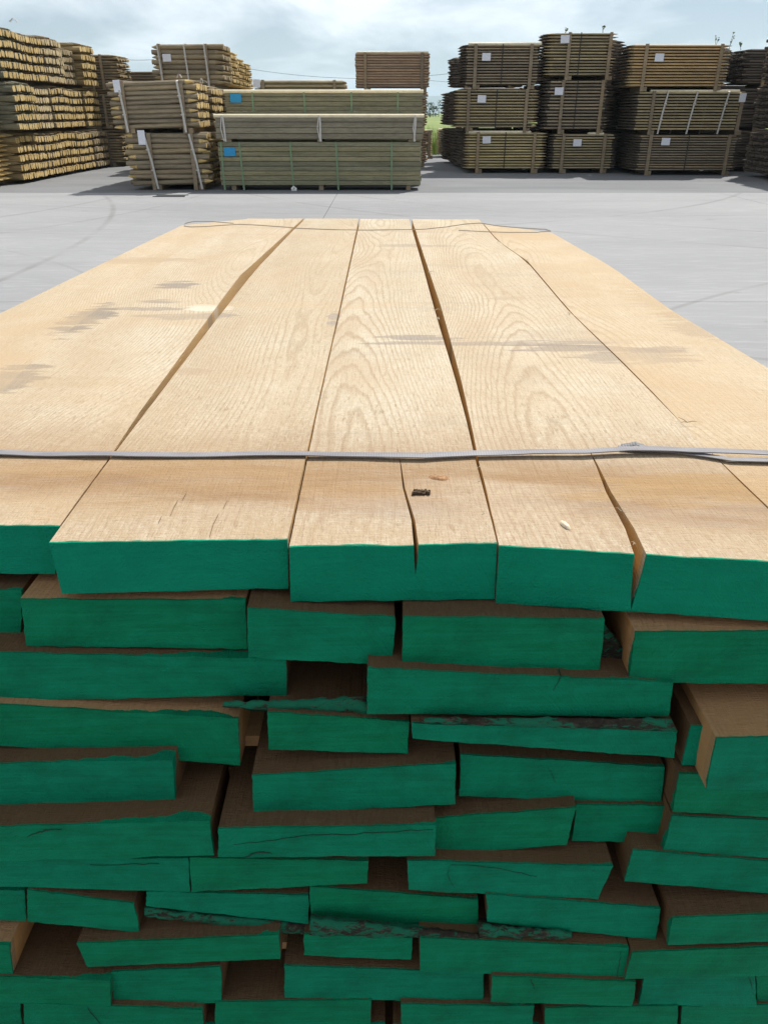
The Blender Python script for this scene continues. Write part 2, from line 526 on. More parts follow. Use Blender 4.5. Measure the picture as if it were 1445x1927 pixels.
def mat_cut(name, lo, hi):
    """freshly cut post ends: pale wood with vertical cracks"""
    t = NT(name)
    P = t.pos()
    n = t.noise(t.mapping(P, (9, 60, 12)), 1.0, 4, 0.65)
    b = t.noise(t.mapping(P, (2, 2.4, 5)), 1.0, 3, 0.55)
    c = t.ramp(b, [(0.3, lo), (0.68, hi)])
    c = t.mix(t.math('MULTIPLY', t.ramp(n, [(0.48, 0.0), (0.68, 1.0)]), 0.55), c, tuple(x * 0.4 for x in lo))
    t.color(c)
    t.bump(n, 0.5, 0.01)
    return t.mat


def mat_plain(name, col, rough=0.8, var=0.12, scale=30, spec=0.25):
    t = NT(name)
    n = t.noise(t.coord('Object'), scale, 4, 0.6)
    a = tuple(max(0, c * (1 - var)) for c in col)
    b = tuple(c * (1 + var) for c in col)
    t.color(t.ramp(n, [(0.3, a), (0.7, b)]))
    t.rough(rough)
    t.b.inputs['Specular IOR Level'].default_value = spec
    return t.mat


def mat_strap():
    t = NT('woven_strap')
    co = t.coord('Object')
    X, Y, Z = t.sep(co)
    w = t.math('SINE', t.math('MULTIPLY', X, 2100.0))
    w2 = t.math('SINE', t.math('MULTIPLY', Y, 1500.0))
    n = t.noise(t.mapping(co, (14, 60, 60)), 1.0, 4, 0.6)
    c = t.ramp(n, [(0.3, (0.17, 0.163, 0.172)), (0.7, (0.27, 0.262, 0.272))])
    c = t.mix(t.math('MULTIPLY', t.ramp(w, [(0.0, 0.0), (1.0, 1.0)]), 0.14), c, (0.09, 0.09, 0.095))
    t.color(c)
    t.rough(0.55)
    t.bump(t.math('ADD', w, w2), 0.25, 0.0004)
    return t.mat


def mat_concrete():
    t = NT('concrete')
    P = t.pos()
    X, Y, Z = t.sep(P)
    big = t.noise(t.mapping(P, (0.10, 0.42, 1)), 1.0, 6, 0.62, 0.5)
    mid = t.noise(t.mapping(P, (0.7, 2.6, 1), (5, 2, 0)), 1.0, 6, 0.65, 0.3)
    fin = t.noise(P, 130, 3, 0.7)
    c = t.ramp(big, [(0.28, (0.205, 0.206, 0.210)), (0.5, (0.262, 0.263, 0.265)), (0.72, (0.318, 0.318, 0.317))])
    c = t.mix(t.ramp(mid, [(0.38, 0.0), (0.70, 0.65)]), c, (0.255, 0.255, 0.262))
    fine_st = t.noise(t.mapping(P, (2.5, 14.0, 1), (1, 2, 0)), 1.0, 5, 0.65, 0.4)
    c = t.mix(t.ramp(fine_st, [(0.50, 0.0), (0.75, 0.28)]), c, (0.47, 0.467, 0.46))
    spot = t.noise(t.mapping(P, (3.0, 3.0, 1), (6, 2, 0)), 1.0, 4, 0.6)
    c = t.mix(t.ramp(spot, [(0.66, 0.0), (0.73, 0.5)]), c, (0.18, 0.175, 0.17))
    c = t.mix(t.math('MULTIPLY', t.ramp(fin, [(0.4, 0.0), (0.7, 1.0)]), 0.15), c, (0.25, 0.25, 0.25))
    # sweeping tyre marks
    tyre_n = t.noise(t.mapping(P, (0.5, 0.5, 1)), 1.0, 3, 0.6)
    for (cx, cy, rad, wd, am) in ((-4.0, -9.5, 14.2, .06, .34), (-4.0, -9.5, 15.7, .05, .28), (14.5, 27.0, 20.3, .07, .28), (14.5, 27.0, 18.8, .06, .26), (-16.0, 16.5, 11.0, .07, .30), (-16.0, 16.5, 12.5, .05, .26), (3.0, 40, 27.5, .07, .2), (20.0, 3.0, 15.2, .05, .28), (20.0, 3.0, 13.6, .05, .25), (9.5, -1.0, 10.2, .04, .28), (9.5, -1.0, 8.7, .03, .25), (-9.0, 3.2, 6.2, .04, .24), (-9.0, 3.2, 7.6, .03, .2), (-22, 8, 18.4, .06, .4), (-3.0, 22.0, 11.5, .06, .35)):
        d = t.math('SQRT', t.math('ADD', t.math('POWER', t.math('SUBTRACT', X, cx), 2.0), t.math('POWER', t.math('SUBTRACT', Y, cy), 2.0)))
        d = t.math('ABSOLUTE', t.math('SUBTRACT', d, rad))
        f = t.ramp(t.math('DIVIDE', d, wd), [(0.3, 1.0), (1.0, 0.0)])
        f = t.math('MULTIPLY', t.math('MULTIPLY', f, am * 1.5), t.ramp(tyre_n, [(0.38, 0.0), (0.6, 1.0)]))
        c = t.mix(f, c, (0.16, 0.155, 0.15))
    t.color(c)
    t.rough(0.9)
    t.bump(t.math('ADD', fin, mid), 0.25, 0.004)
    return t.mat


def mat_asphalt():
    t = NT('asphalt')
    P = t.pos()
    big = t.noise(t.mapping(P, (0.22, 0.7, 1)), 1.0, 6, 0.62, 0.4)
    fin = t.noise(P, 60, 3, 0.7)
    c = t.ramp(big, [(0.3, (0.138, 0.142, 0.148)), (0.7, (0.21, 0.214, 0.22))])
    c = t.mix(t.math('MULTIPLY', fin, 0.25), c, (0.15, 0.15, 0.15))
    t.color(c)
    t.bump(fin, 0.4, 0.006)
    return t.mat


def mat_ground(name, lo, hi, scale=0.05):
    t = NT(name)
    P = t.pos()
    n = t.noise(P, scale, 7, 0.65)
    f = t.noise(P, scale * 60, 3, 0.6)
    c = t.ramp(t.math('ADD', t.math('MULTIPLY', n, .6), t.math('MULTIPLY', f, .4)), [(0.32, lo), (0.66, hi)])
    t.color(c)
    return t.mat


def mat_label(name, paper, ink, dens):
    t = NT(name)
    X, Y, Z = t.sep(t.coord('Object'))
    ln = t.math('GREATER_THAN', t.math('SINE', t.math('MULTIPLY', Z, 330.0)), 0.35)
    br = t.noise(t.comb(t.math('MULTIPLY', X, 90.0), 0.0, t.math('MULTIPLY', t.math('FLOOR', t.math('MULTIPLY', Z, 52.5)), 5.3)), 1.0, 1, 0.5)
    f = t.math('MULTIPLY', ln, t.math('GREATER_THAN', br, 0.47))
    t.color(t.mix(t.math('MULTIPLY', f, dens), paper, ink))
    t.rough(0.6)
    return t.mat


M = {}
M['oak'] = mat_oak()
M['oak_low'] = mat_oak('old_oak_shaded', dull=0.26)  # older brown wood, darkened further for the shade inside the pile
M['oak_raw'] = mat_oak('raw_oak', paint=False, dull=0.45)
M['oak_mid'] = mat_oak('stained_oak', dull=0.85)
M['oak_lath'] = mat_oak('lath_wood', paint=False, dull=0.9)
M['bark'] = mat_bark()
M['strap'] = mat_strap()
M['strap_dark'] = mat_plain('weathered_strap', (0.27, 0.23, 0.175), 0.6)
M['concrete'] = mat_concrete()
M['asphalt'] = mat_asphalt()
M['field'] = mat_ground('field_grass', (0.10, 0.15, 0.03), (0.22, 0.27, 0.07), 0.05)
M['earth'] = mat_ground('bare_ground', (0.14, 0.13, 0.10), (0.22, 0.20, 0.16), 0.2)
M['dark_gap'] = mat_plain('dark_steel_grate', (0.05, 0.05, 0.055), 0.6)
M['post_brown'] = mat_treated('treated_post_brown', (0.20, 0.16, 0.105), (0.38, 0.31, 0.205))
M['post_green'] = mat_treated('treated_post_green', (0.15, 0.145, 0.10), (0.30, 0.285, 0.20))
M['post_gold'] = mat_treated('treated_post_gold', (0.24, 0.17, 0.075), (0.44, 0.33, 0.16))
M['stake_olive'] = mat_treated('treated_stake_olive', (0.27, 0.22, 0.125), (0.50, 0.415, 0.25))
M['stake_tan'] = mat_treated('treated_stake_tan', (0.44, 0.36, 0.17), (0.70, 0.58, 0.32))
M['stake_orange'] = mat_treated('treated_stake_orange', (0.46, 0.315, 0.145), (0.70, 0.50, 0.26))
M['stake_grey'] = mat_treated('treated_stake_grey', (0.22, 0.175, 0.12), (0.41, 0.335, 0.23))
M['stake_shaded'] = mat_treated('treated_stake_shaded', (0.085, 0.07, 0.06), (0.175, 0.145, 0.115))  # deep shade of the rear and right stacks put into the colour
M['stake_red'] = mat_treated('treated_stake_reddish', (0.31, 0.205, 0.135), (0.53, 0.385, 0.26))
M['plank_green'] = mat_treated('treated_plank_green', (0.15, 0.145, 0.09), (0.30, 0.28, 0.18))
M['plank_brown'] = mat_treated('treated_plank_brown', (0.18, 0.16, 0.11), (0.34, 0.30, 0.21))
M['cut_gold'] = mat_cut('cut_end_gold', (0.46, 0.31, 0.105), (0.74, 0.55, 0.25))
M['cut_pale'] = mat_cut('cut_end_pale', (0.44, 0.33, 0.16), (0.72, 0.58, 0.33))
M['cut_dull_shaded'] = mat_cut('cut_end_dull_shaded', (0.065, 0.052, 0.04), (0.13, 0.105, 0.078))  # dull brown ends; shade of left-facing pack sides darkened into it
M['cut_tan'] = mat_cut('cut_end_tan', (0.26, 0.19, 0.10), (0.46, 0.36, 0.20))
M['batten'] = mat_treated('batten_wood', (0.20, 0.155, 0.10), (0.33, 0.26, 0.175), amt=0.25)
M['pale_wood'] = mat_plain('pale_planed_wood', (0.74, 0.66, 0.47), 0.7, 0.10, 12)
M['white_strap'] = mat_plain('white_strap', (0.50, 0.48, 0.44), 0.6)
M['green_strap'] = mat_plain('green_strap', (0.17, 0.26, 0.15), 0.5)
M['black_strap'] = mat_plain('black_strap', (0.04, 0.035, 0.03), 0.6)
M['paper'] = mat_label('paper_label', (0.74, 0.75, 0.80), (0.30, 0.30, 0.34), 0.35)
M['blue_paper'] = mat_label('blue_label', (0.02, 0.25, 0.50), (0.10, 0.42, 0.66), 0.5)
M['leaf'] = mat_plain('weed_green', (0.09, 0.13, 0.04), 0.8, 0.3)
M['grass'] = mat_plain('tall_grass', (0.20, 0.27, 0.05), 0.8, 0.35, 3)
M['dry'] = mat_plain('dry_stalk', (0.16, 0.13, 0.08), 0.9, 0.3)
M['tree'] = mat_plain('far_tree_foliage', (0.045, 0.07, 0.03), 0.95, 0.4, 0.5)
M['trunk'] = mat_plain('far_tree_trunk', (0.10, 0.08, 0.06), 0.95)
M['hill'] = mat_ground('hill_forest', (0.05, 0.075, 0.04), (0.09, 0.12, 0.06), 0.01)
M['cable'] = mat_plain('power_cable', (0.03, 0.03, 0.035), 0.6)
M['chip'] = mat_plain('wood_chip', (0.62, 0.52, 0.38), 0.85, 0.15, 200)
M['rot'] = mat_plain('dark_crumbs', (0.07, 0.045, 0.025), 0.95, 0.4, 300)
M['check'] = mat_plain('check_wood', (0.20, 0.125, 0.07), 0.95)
M['knot'] = mat_plain('knot_wood', (0.27, 0.15, 0.075), 0.9, 0.6, 260)
M['white_paint'] = mat_plain('white_plastic', (0.72, 0.72, 0.70), 0.5)

# ------------------------------------------------------------------ ground
EDGE_Y = at_z(700, 363, 0).y                    # where the light concrete ends and the asphalt begins


def sheet(name, x0, x1, y0, y1, z, m, parent=None, kind='structure'):
    o = mesh_obj(name, [(x0, y0, z), (x1, y0, z), (x1, y1, z), (x0, y1, z)], [(0, 1, 2, 3)], m, parent)
    if kind:
        o['kind'] = kind
    return o


ground = sheet('ground', -9000, 9000, -9000, 9000, -0.03, M['earth'])
jx = at_z(623, 385, 0).x
xs = [jx - 15, jx - 7.5, jx, jx + 7.5, jx + 15]
for a, b in zip(xs[:-1], xs[1:]):
    for (c0, c1) in ((-14.0, -0.9), (-0.9, 6.5), (6.5, EDGE_Y)):
        s = MB()
        s.box(a + .004, b - .004, c0 + .004, c1 - .004, -.15, 0.0)
        o = s.build('concrete_slab', M['concrete'], ground)
asphalt = sheet('asphalt_yard', -30, 30, EDGE_Y, 40, -0.004, M['asphalt'])
field = sheet('grass_field', -6000, 6000, 40, 6000, -0.010, M['field'])
g = MB()
gx, gy = at_z(322, 369, 0).x, at_z(322, 369, 0).y
for k in range(9):
    g.box(gx - .27 + k * .06, gx - .225 + k * .06, gy - .14, gy + .14, 0.002, 0.010)
g.box(gx - .30, gx + .30, gy - .17, gy - .14, 0.002, 0.012)
g.box(gx - .30, gx + .30, gy + .14, gy + .17, 0.002, 0.012)
go = g.build('drain_grate', M['dark_gap'])
tag(go, 'small dark drain grate set in the pale concrete in front of the post bundles', 'drain')

# distant hills
hv, hf = [], []
N = 90
for i in range(N + 1):
    x = -5200 + 10400 * i / N
    hh = 95 + 45 * mnoise.noise(Vector((i * 0.13, 2.2, 0))) + 18 * mnoise.noise(Vector((i * 0.6, 5.0, 0)))
    hv += [(x, 5000, -1), (x, 5350, max(20, hh * .65)), (x, 5750, max(30, hh)), (x, 5990, -1)]
for i in range(N):
    for k in range(3):
        a = i * 4 + k
        hf.append((a, a + 4, a + 5, a + 1))
hills = mesh_obj('hills', hv, hf, M['hill'], smooth=True)
hills['kind'] = 'structure'

# far line of trees beyond the field (one mass)
tm = MB()
for i in range(150):
    x, y = rnd.uniform(-70, 130), rnd.uniform(300, 345)
    h = rnd.uniform(3.0, 5.6)
    pointy = rnd.random() < 0.35
    for k in range(34):
        u = rnd.random()
        zz = h * (0.12 + 0.88 * u)
        wr = (h * 0.30 * (1.05 - u)) if pointy else h * 0.42 * math.sin(math.pi * min(1, 0.2 + 0.75 * u))
        a = rnd.uniform(0, 6.283)
        cx, cy = x + math.cos(a) * wr * rnd.random() ** .5, y + math.sin(a) * wr * rnd.random() ** .5
        s = h * rnd.uniform(.07, .14)
        vs = [(cx + rnd.uniform(-s, s), cy + rnd.uniform(-s, s), zz + rnd.uniform(-s, s) * .8) for _ in range(4)]
        tm.add(vs, [(0, 1, 2), (0, 2, 3), (0, 1, 3), (1, 2, 3)])
    tm.box(x - .12, x + .12, y - .12, y + .12, -.1, h * .4)
to = tm.build('treeline', M['tree'])
tag(to, 'far off line of bluish trees beyond the green field', kind='stuff')

# the air between here and the hills
hz = bpy.data.materials.new('haze_air')
hz.use_nodes = True
hz.node_tree.nodes.clear()
h_out = hz.node_tree.nodes.new('ShaderNodeOutputMaterial')
h_vol = hz.node_tree.nodes.new('ShaderNodeVolumePrincipled')
h_vol.inputs['Color'].default_value = (0.70, 0.89, 1.0, 1)
h_vol.inputs['Density'].default_value = 0.00026
h_vol.inputs['Anisotropy'].default_value = 0.2
hz.node_tree.links.new(h_vol.outputs[0], h_out.inputs['Volume'])
s = MB()
s.box(-9500, 9500, -9500, 9500, -1.2, 200)
haze = s.build('haze', hz)
haze['kind'] = 'stuff'

# ------------------------------------------------------------------ the oak pile in front
PILE_TOP = 1.04
PITCH_Z = 0.0585
G_PILE = 'green-ended oak boards in the front pile'


def lerp_poly(pts, y):
    """x at depth y along a polyline of world (x, y) points, continued in a straight line at both ends"""
    pts = sorted(pts, key=lambda p: p[1])
    if y <= pts[0][1]:
        a, b = pts[0], pts[1]
    elif y >= pts[-1][1]:
        a, b = pts[-2], pts[-1]
    else:
        for a, b in zip(pts[:-1], pts[1:]):
            if a[1] <= y <= b[1]:
                break
    t = (y - a[1]) / (b[1] - a[1])
    return a[0] + (b[0] - a[0]) * t


def resample(p, q, n):
    return [(p[0] + (q[0] - p[0]) * k / n, p[1] + (q[1] - p[1]) * k / n) for k in range(n)]


def wobble(pts, seed, amp):
    out = []
    for (x, z) in pts:
        a = mnoise.noise(Vector((x * 28, z * 28, seed))) + .7 * mnoise.noise(Vector((x * 130, z * 130, seed + 9))) + .45 * mnoise.noise(Vector((x * 330, z * 330, seed + 5)))
        b = mnoise.noise(Vector((x * 28, z * 28, seed + 50))) + .7 * mnoise.noise(Vector((x * 130, z * 130, seed + 60))) + .45 * mnoise.noise(Vector((x * 330, z * 330, seed + 66)))
        out.append((x + a * amp, z + b * amp))
    return out


def loft(name, stations, mat, origin, parent=None):
    """stations: (y list or value, [(x, z)]) from front to back; closed outline running clockwise seen from the front"""
    n = len(stations[0][1])
    vs, fs = [], []
    for (y, pts) in stations:
        for i, (x, z) in enumerate(pts):
            yy = y[i] if isinstance(y, list) else y
            vs.append((x - origin[0], yy - origin[1], z - origin[2]))
    for s in range(len(stations) - 1):
        for k in range(n):
            k2 = (k + 1) % n
            fs.append((s * n + k, (s + 1) * n + k, (s + 1) * n + k2, s * n + k2))
    fs.append(tuple(range(n)))
    fs.append(tuple((len(stations) - 1) * n + k for k in reversed(range(n))))
    o = mesh_obj(name, vs, fs, mat, parent, loc=origin)
    f0 = stations[0][0]
    dep = []
    for (y, pts) in stations:
        for i in range(n):
            dep.append((y[i] if isinstance(y, list) else y) - (f0[i] if isinstance(f0, list) else f0))
    set_depth(o, dep)
    return o


def set_depth(o, dep):
    """how far each vertex lies behind the painted end, read by the oak material"""
    a = o.data.attributes.new('behind_end', 'FLOAT', 'POINT')
    a.data.foreach_set('value', dep)


seed_counter = [0]


def front_outline(TL, TR, BR, BL, Y, bites=(), amp=0.0012):
    """outline in the end plane; bites are notches along the top or bottom edge: (edge, t, half width, depth)"""
    q = [at_y(p[0], p[1], Y) for p in (TL, TR, BR, BL)]
    q = [(p.x, p.z) for p in q]
    n1 = 40
    top = resample(q[0], q[1], n1)
    right = resample(q[1], q[2], 9)
    bot = resample(q[2], q[3], n1)
    left = resample(q[3], q[0], 9)
    seed_counter[0] += 1
    pts = wobble(top + right + bot + left, seed_counter[0] * 3.7, amp)
    return pts, q


def lower_board(row, TL, TR, BR, BL, label, dz=0.0, dY=0.0, length=None, name='oak_board', mat=None, raw_end=False):
    ztop = PILE_TOP - PITCH_Z * (row - 1) - .006 - dz
    ym = (TL[1] + TR[1]) / 2
    d = ray(722.5, ym)
    Y = d.y * (ztop - H) / d.z + dY
    pts, q = front_outline(TL, TR, BR, BL, Y)
    ox, oz = sum(p[0] for p in q) / 4, sum(p[1] for p in q) / 4
    L = length or rnd.uniform(2.44, 2.56)
    sl = rnd.uniform(-.004, .004)
    seed = seed_counter[0]
    def face(y, k):
        return (y, [(x + sl * k, z) for (x, z) in pts])
    y_front = [Y + 0.0004 * mnoise.noise(Vector((x * 30, z * 40, seed))) for (x, z) in pts]
    st = [(y_front, pts), face(Y + .03, .2), face(Y + .5, .6), face(Y + L, 1)]
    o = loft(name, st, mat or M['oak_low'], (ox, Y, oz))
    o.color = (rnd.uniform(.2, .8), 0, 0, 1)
    if label:
        tag(o, label, 'board', G_PILE)
    return o, Y, q


# --- the six boards of the top layer: edges measured along the length
def seam(pts):
    out = []
    for (px, py) in pts:
        p = at_z(px, py, PILE_TOP)
        out.append((p.x, p.y))
    return out


L0 = seam([(0, 590), (170, 507), (347, 422)])
S01 = seam([(0, 725), (175, 590), (330, 478), (467, 412)])
S01b = [(x - .002, y) for x, y in S01]
A1r = seam([(113, 990), (208, 860), (272, 765), (400, 590), (451, 520), (551, 430), (570, 413)])
Bl = seam([(93, 1022), (212, 858), (284, 765), (421, 585), (483, 507), (556, 430), (574, 413)])
Br = seam([(541, 1018), (574, 870), (599, 755), (639, 580), (675, 413)])
Cl = seam([(544, 1028), (577, 870), (601, 755), (641, 580), (678, 413)])
Cr = seam([(935, 1024), (894, 865), (869, 755), (820, 590), (795, 500), (770, 413)])
Dl = seam([(940, 1028), (900, 865), (878, 755), (834, 590), (804, 500), (775, 413)])
Dr = seam([(1406, 916), (1275, 787), (1202, 712), (1075, 590), (990, 490), (935, 452), (902, 413)])
El = [(x + (.0035 if y > 1.10 else -.004), y) for x, y in Dr]
Rr = seam([(1445, 690), (1260, 580), (1150, 500), (1035, 435)])
Y_FAR = at_z(722, 412, PILE_TOP).y


def top_board(label, edge_l, edge_r, front_l, front_r, bot_l, bot_r, far, notch=None, lift=0.0, n_st=16):
    """front_* are (px, py) of the top corners of the end, bot_* of the bottom ones; far = depth of the far end (left, right);
    notch = (px front, half width px, tip px, tip py, depth share)"""
    Z = PILE_TOP + lift
    fl, fr = at_z(front_l[0], front_l[1], Z), at_z(front_r[0], front_r[1], Z)
    Ym = (fl.y + fr.y) / 2
    bl, br = at_y(bot_l[0], bot_l[1], fl.y), at_y(bot_r[0], bot_r[1], fr.y)
    seed_counter[0] += 1
    sd = seed_counter[0] * 5.3
    n1 = 22
    tip = None
    if notch:
        tip = at_z(notch[2], notch[3], Z)
        nf = at_z(notch[0], (front_l[1] + front_r[1]) / 2, Z)
    stations = []
    ys = [0.0, 0.02]
    ys += [k / (n_st - 1) for k in range(1, n_st)]
    if notch:
        tf = (tip.y - Ym) / (far[0] - Ym)
        ys = sorted(ys + [tf * .25, tf * .5, tf * .75, tf, tf + .01])
    for t in ys:
        yl, yr = fl.y + (far[0] - fl.y) * t, fr.y + (far[1] - fr.y) * t
        xl, xr = lerp_poly(edge_l, yl), lerp_poly(edge_r, yr)
        if t < 0.25:                                  # meet the measured corners of the end exactly
            k = 1 - t / .25
            xl += (fl.x - lerp_poly(edge_l, fl.y)) * k
            xr += (fr.x - lerp_poly(edge_r, fr.y)) * k
        wl_ = mnoise.noise(Vector((yl * 9, sd, 0))) * .0012 + mnoise.noise(Vector((yl * 41, sd, 0))) * .0008
        wr_ = mnoise.noise(Vector((yr * 9, sd, 7))) * .0012 + mnoise.noise(Vector((yr * 41, sd, 7))) * .0008
        xl, xr = xl + abs(wl_), xr - abs(wr_)
        zb_l = bl.z + (Z - .0545 - bl.z) * min(1, t * 2)
        zb_r = br.z + (Z - .0545 - br.z) * min(1, t * 2)
        xbl = xl + (bl.x - fl.x) * (1 - min(1, t * 3))
        xbr = xr + (br.x - fr.x) * (1 - min(1, t * 3))
        if notch:
            u = min(1.0, max(0.0, t / tf))
            nx = nf.x + (tip.x - nf.x) * u + .0025 * math.sin(u * 9) * (1 - u)
            hw = notch[1] * .00092 * 0.5 * (1 - u) ** 1.0 if u < 1 else 0.00002
            dep = notch[4] * (Z - zb_l) if u < 1 else 0.0004
            tt = max(.03, min(.97, (nx - xl) / (xr - xl)))
            k1 = max(3, int(n1 * (nf.x - fl.x) / (fr.x - fl.x)))
            a = resample((xl, Z), (nx - hw, Z), k1)
            nb = [(nx - hw, Z), (nx - hw * .5, Z - dep * .6), (nx, Z - dep), (nx + hw * .6, Z - dep * .55)]
            b = resample((nx + hw, Z), (xr, Z), n1 - k1)
            top = a + nb + b
        else:
            top = resample((xl, Z), (xr, Z), n1)
        pts = top + resample((xr, Z), (xbr, zb_r), 4) + resample((xbr, zb_r), (xbl, zb_l), n1) + resample((xbl, zb_l), (xl, Z), 4)
        cup = []
        for (x, z) in pts:
            s = (x - xl) / (xr - xl)
            zz = z + 0.0009 * mnoise.noise(Vector((x * 14, yl * 2.2, sd)))
            if t < .01:
                zz += 0.0007 * mnoise.noise(Vector((x * 120, z * 60, sd)))
            cup.append((x, zz))
        yy = []
        for (x, z) in pts:
            s = (x - xl) / max(1e-6, xr - xl)
            y = yl + (yr - yl) * s
            if t < .01:
                y += 0.0016 * mnoise.noise(Vector((x * 60, z * 60, sd)))
            yy.append(y)
        stations.append((yy, cup))
    ox = (fl.x + fr.x) / 2
    o = loft('oak_board', stations, M['oak'], (ox, Ym, Z - .027))
    tag(o, label, 'board', G_PILE)
    return o


A0 = top_board('oak board along the far left edge of the sunlit top layer', L0, S01, (-420, 992), (-250, 990), (-420, 1082), (-250, 1080), (at_z(347, 424, PILE_TOP).y, Y_FAR))
A1 = top_board('top layer board with dark streaks whose painted end is set back beside the widest gap', S01b, A1r, (-246, 988), (113, 990), (-246, 1078), (105, 1080), (Y_FAR, Y_FAR), lift=.0012)
B1 = top_board('top layer board with a brown weathered front, right of the widest gap', Bl, Br, (93, 1022), (541, 1016), (117, 1118), (543, 1107), (Y_FAR, Y_FAR), lift=.0015)
C1 = top_board('middle top layer board with a thin split and a knot near its painted end', Cl, Cr, (544, 1029), (936, 1024), (547, 1132), (931, 1128), (Y_FAR, Y_FAR), notch=(783, 5, 746, 835, .55))
D1 = top_board('broad top layer board split wide open at its painted end', Dl, Dr, (939, 1028), (1552, 1063), (932, 1134), (1550, 1172), (Y_FAR, Y_FAR), notch=(1206, 12, 1104, 838, .96), lift=-.001)
E1 = top_board('darker top layer board along the right edge of the pile', El, Rr, (1555, 1060), (1680, 1066), (1555, 1160), (1680, 1166), (at_z(905, 420, PILE_TOP).y, at_z(1035, 437, PILE_TOP).y), lift=-.002)

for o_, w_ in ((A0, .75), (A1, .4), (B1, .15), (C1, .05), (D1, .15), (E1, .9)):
    o_.color = (w_, 1, 0, 1)  # second value paints sky light into the ends and narrows the spill

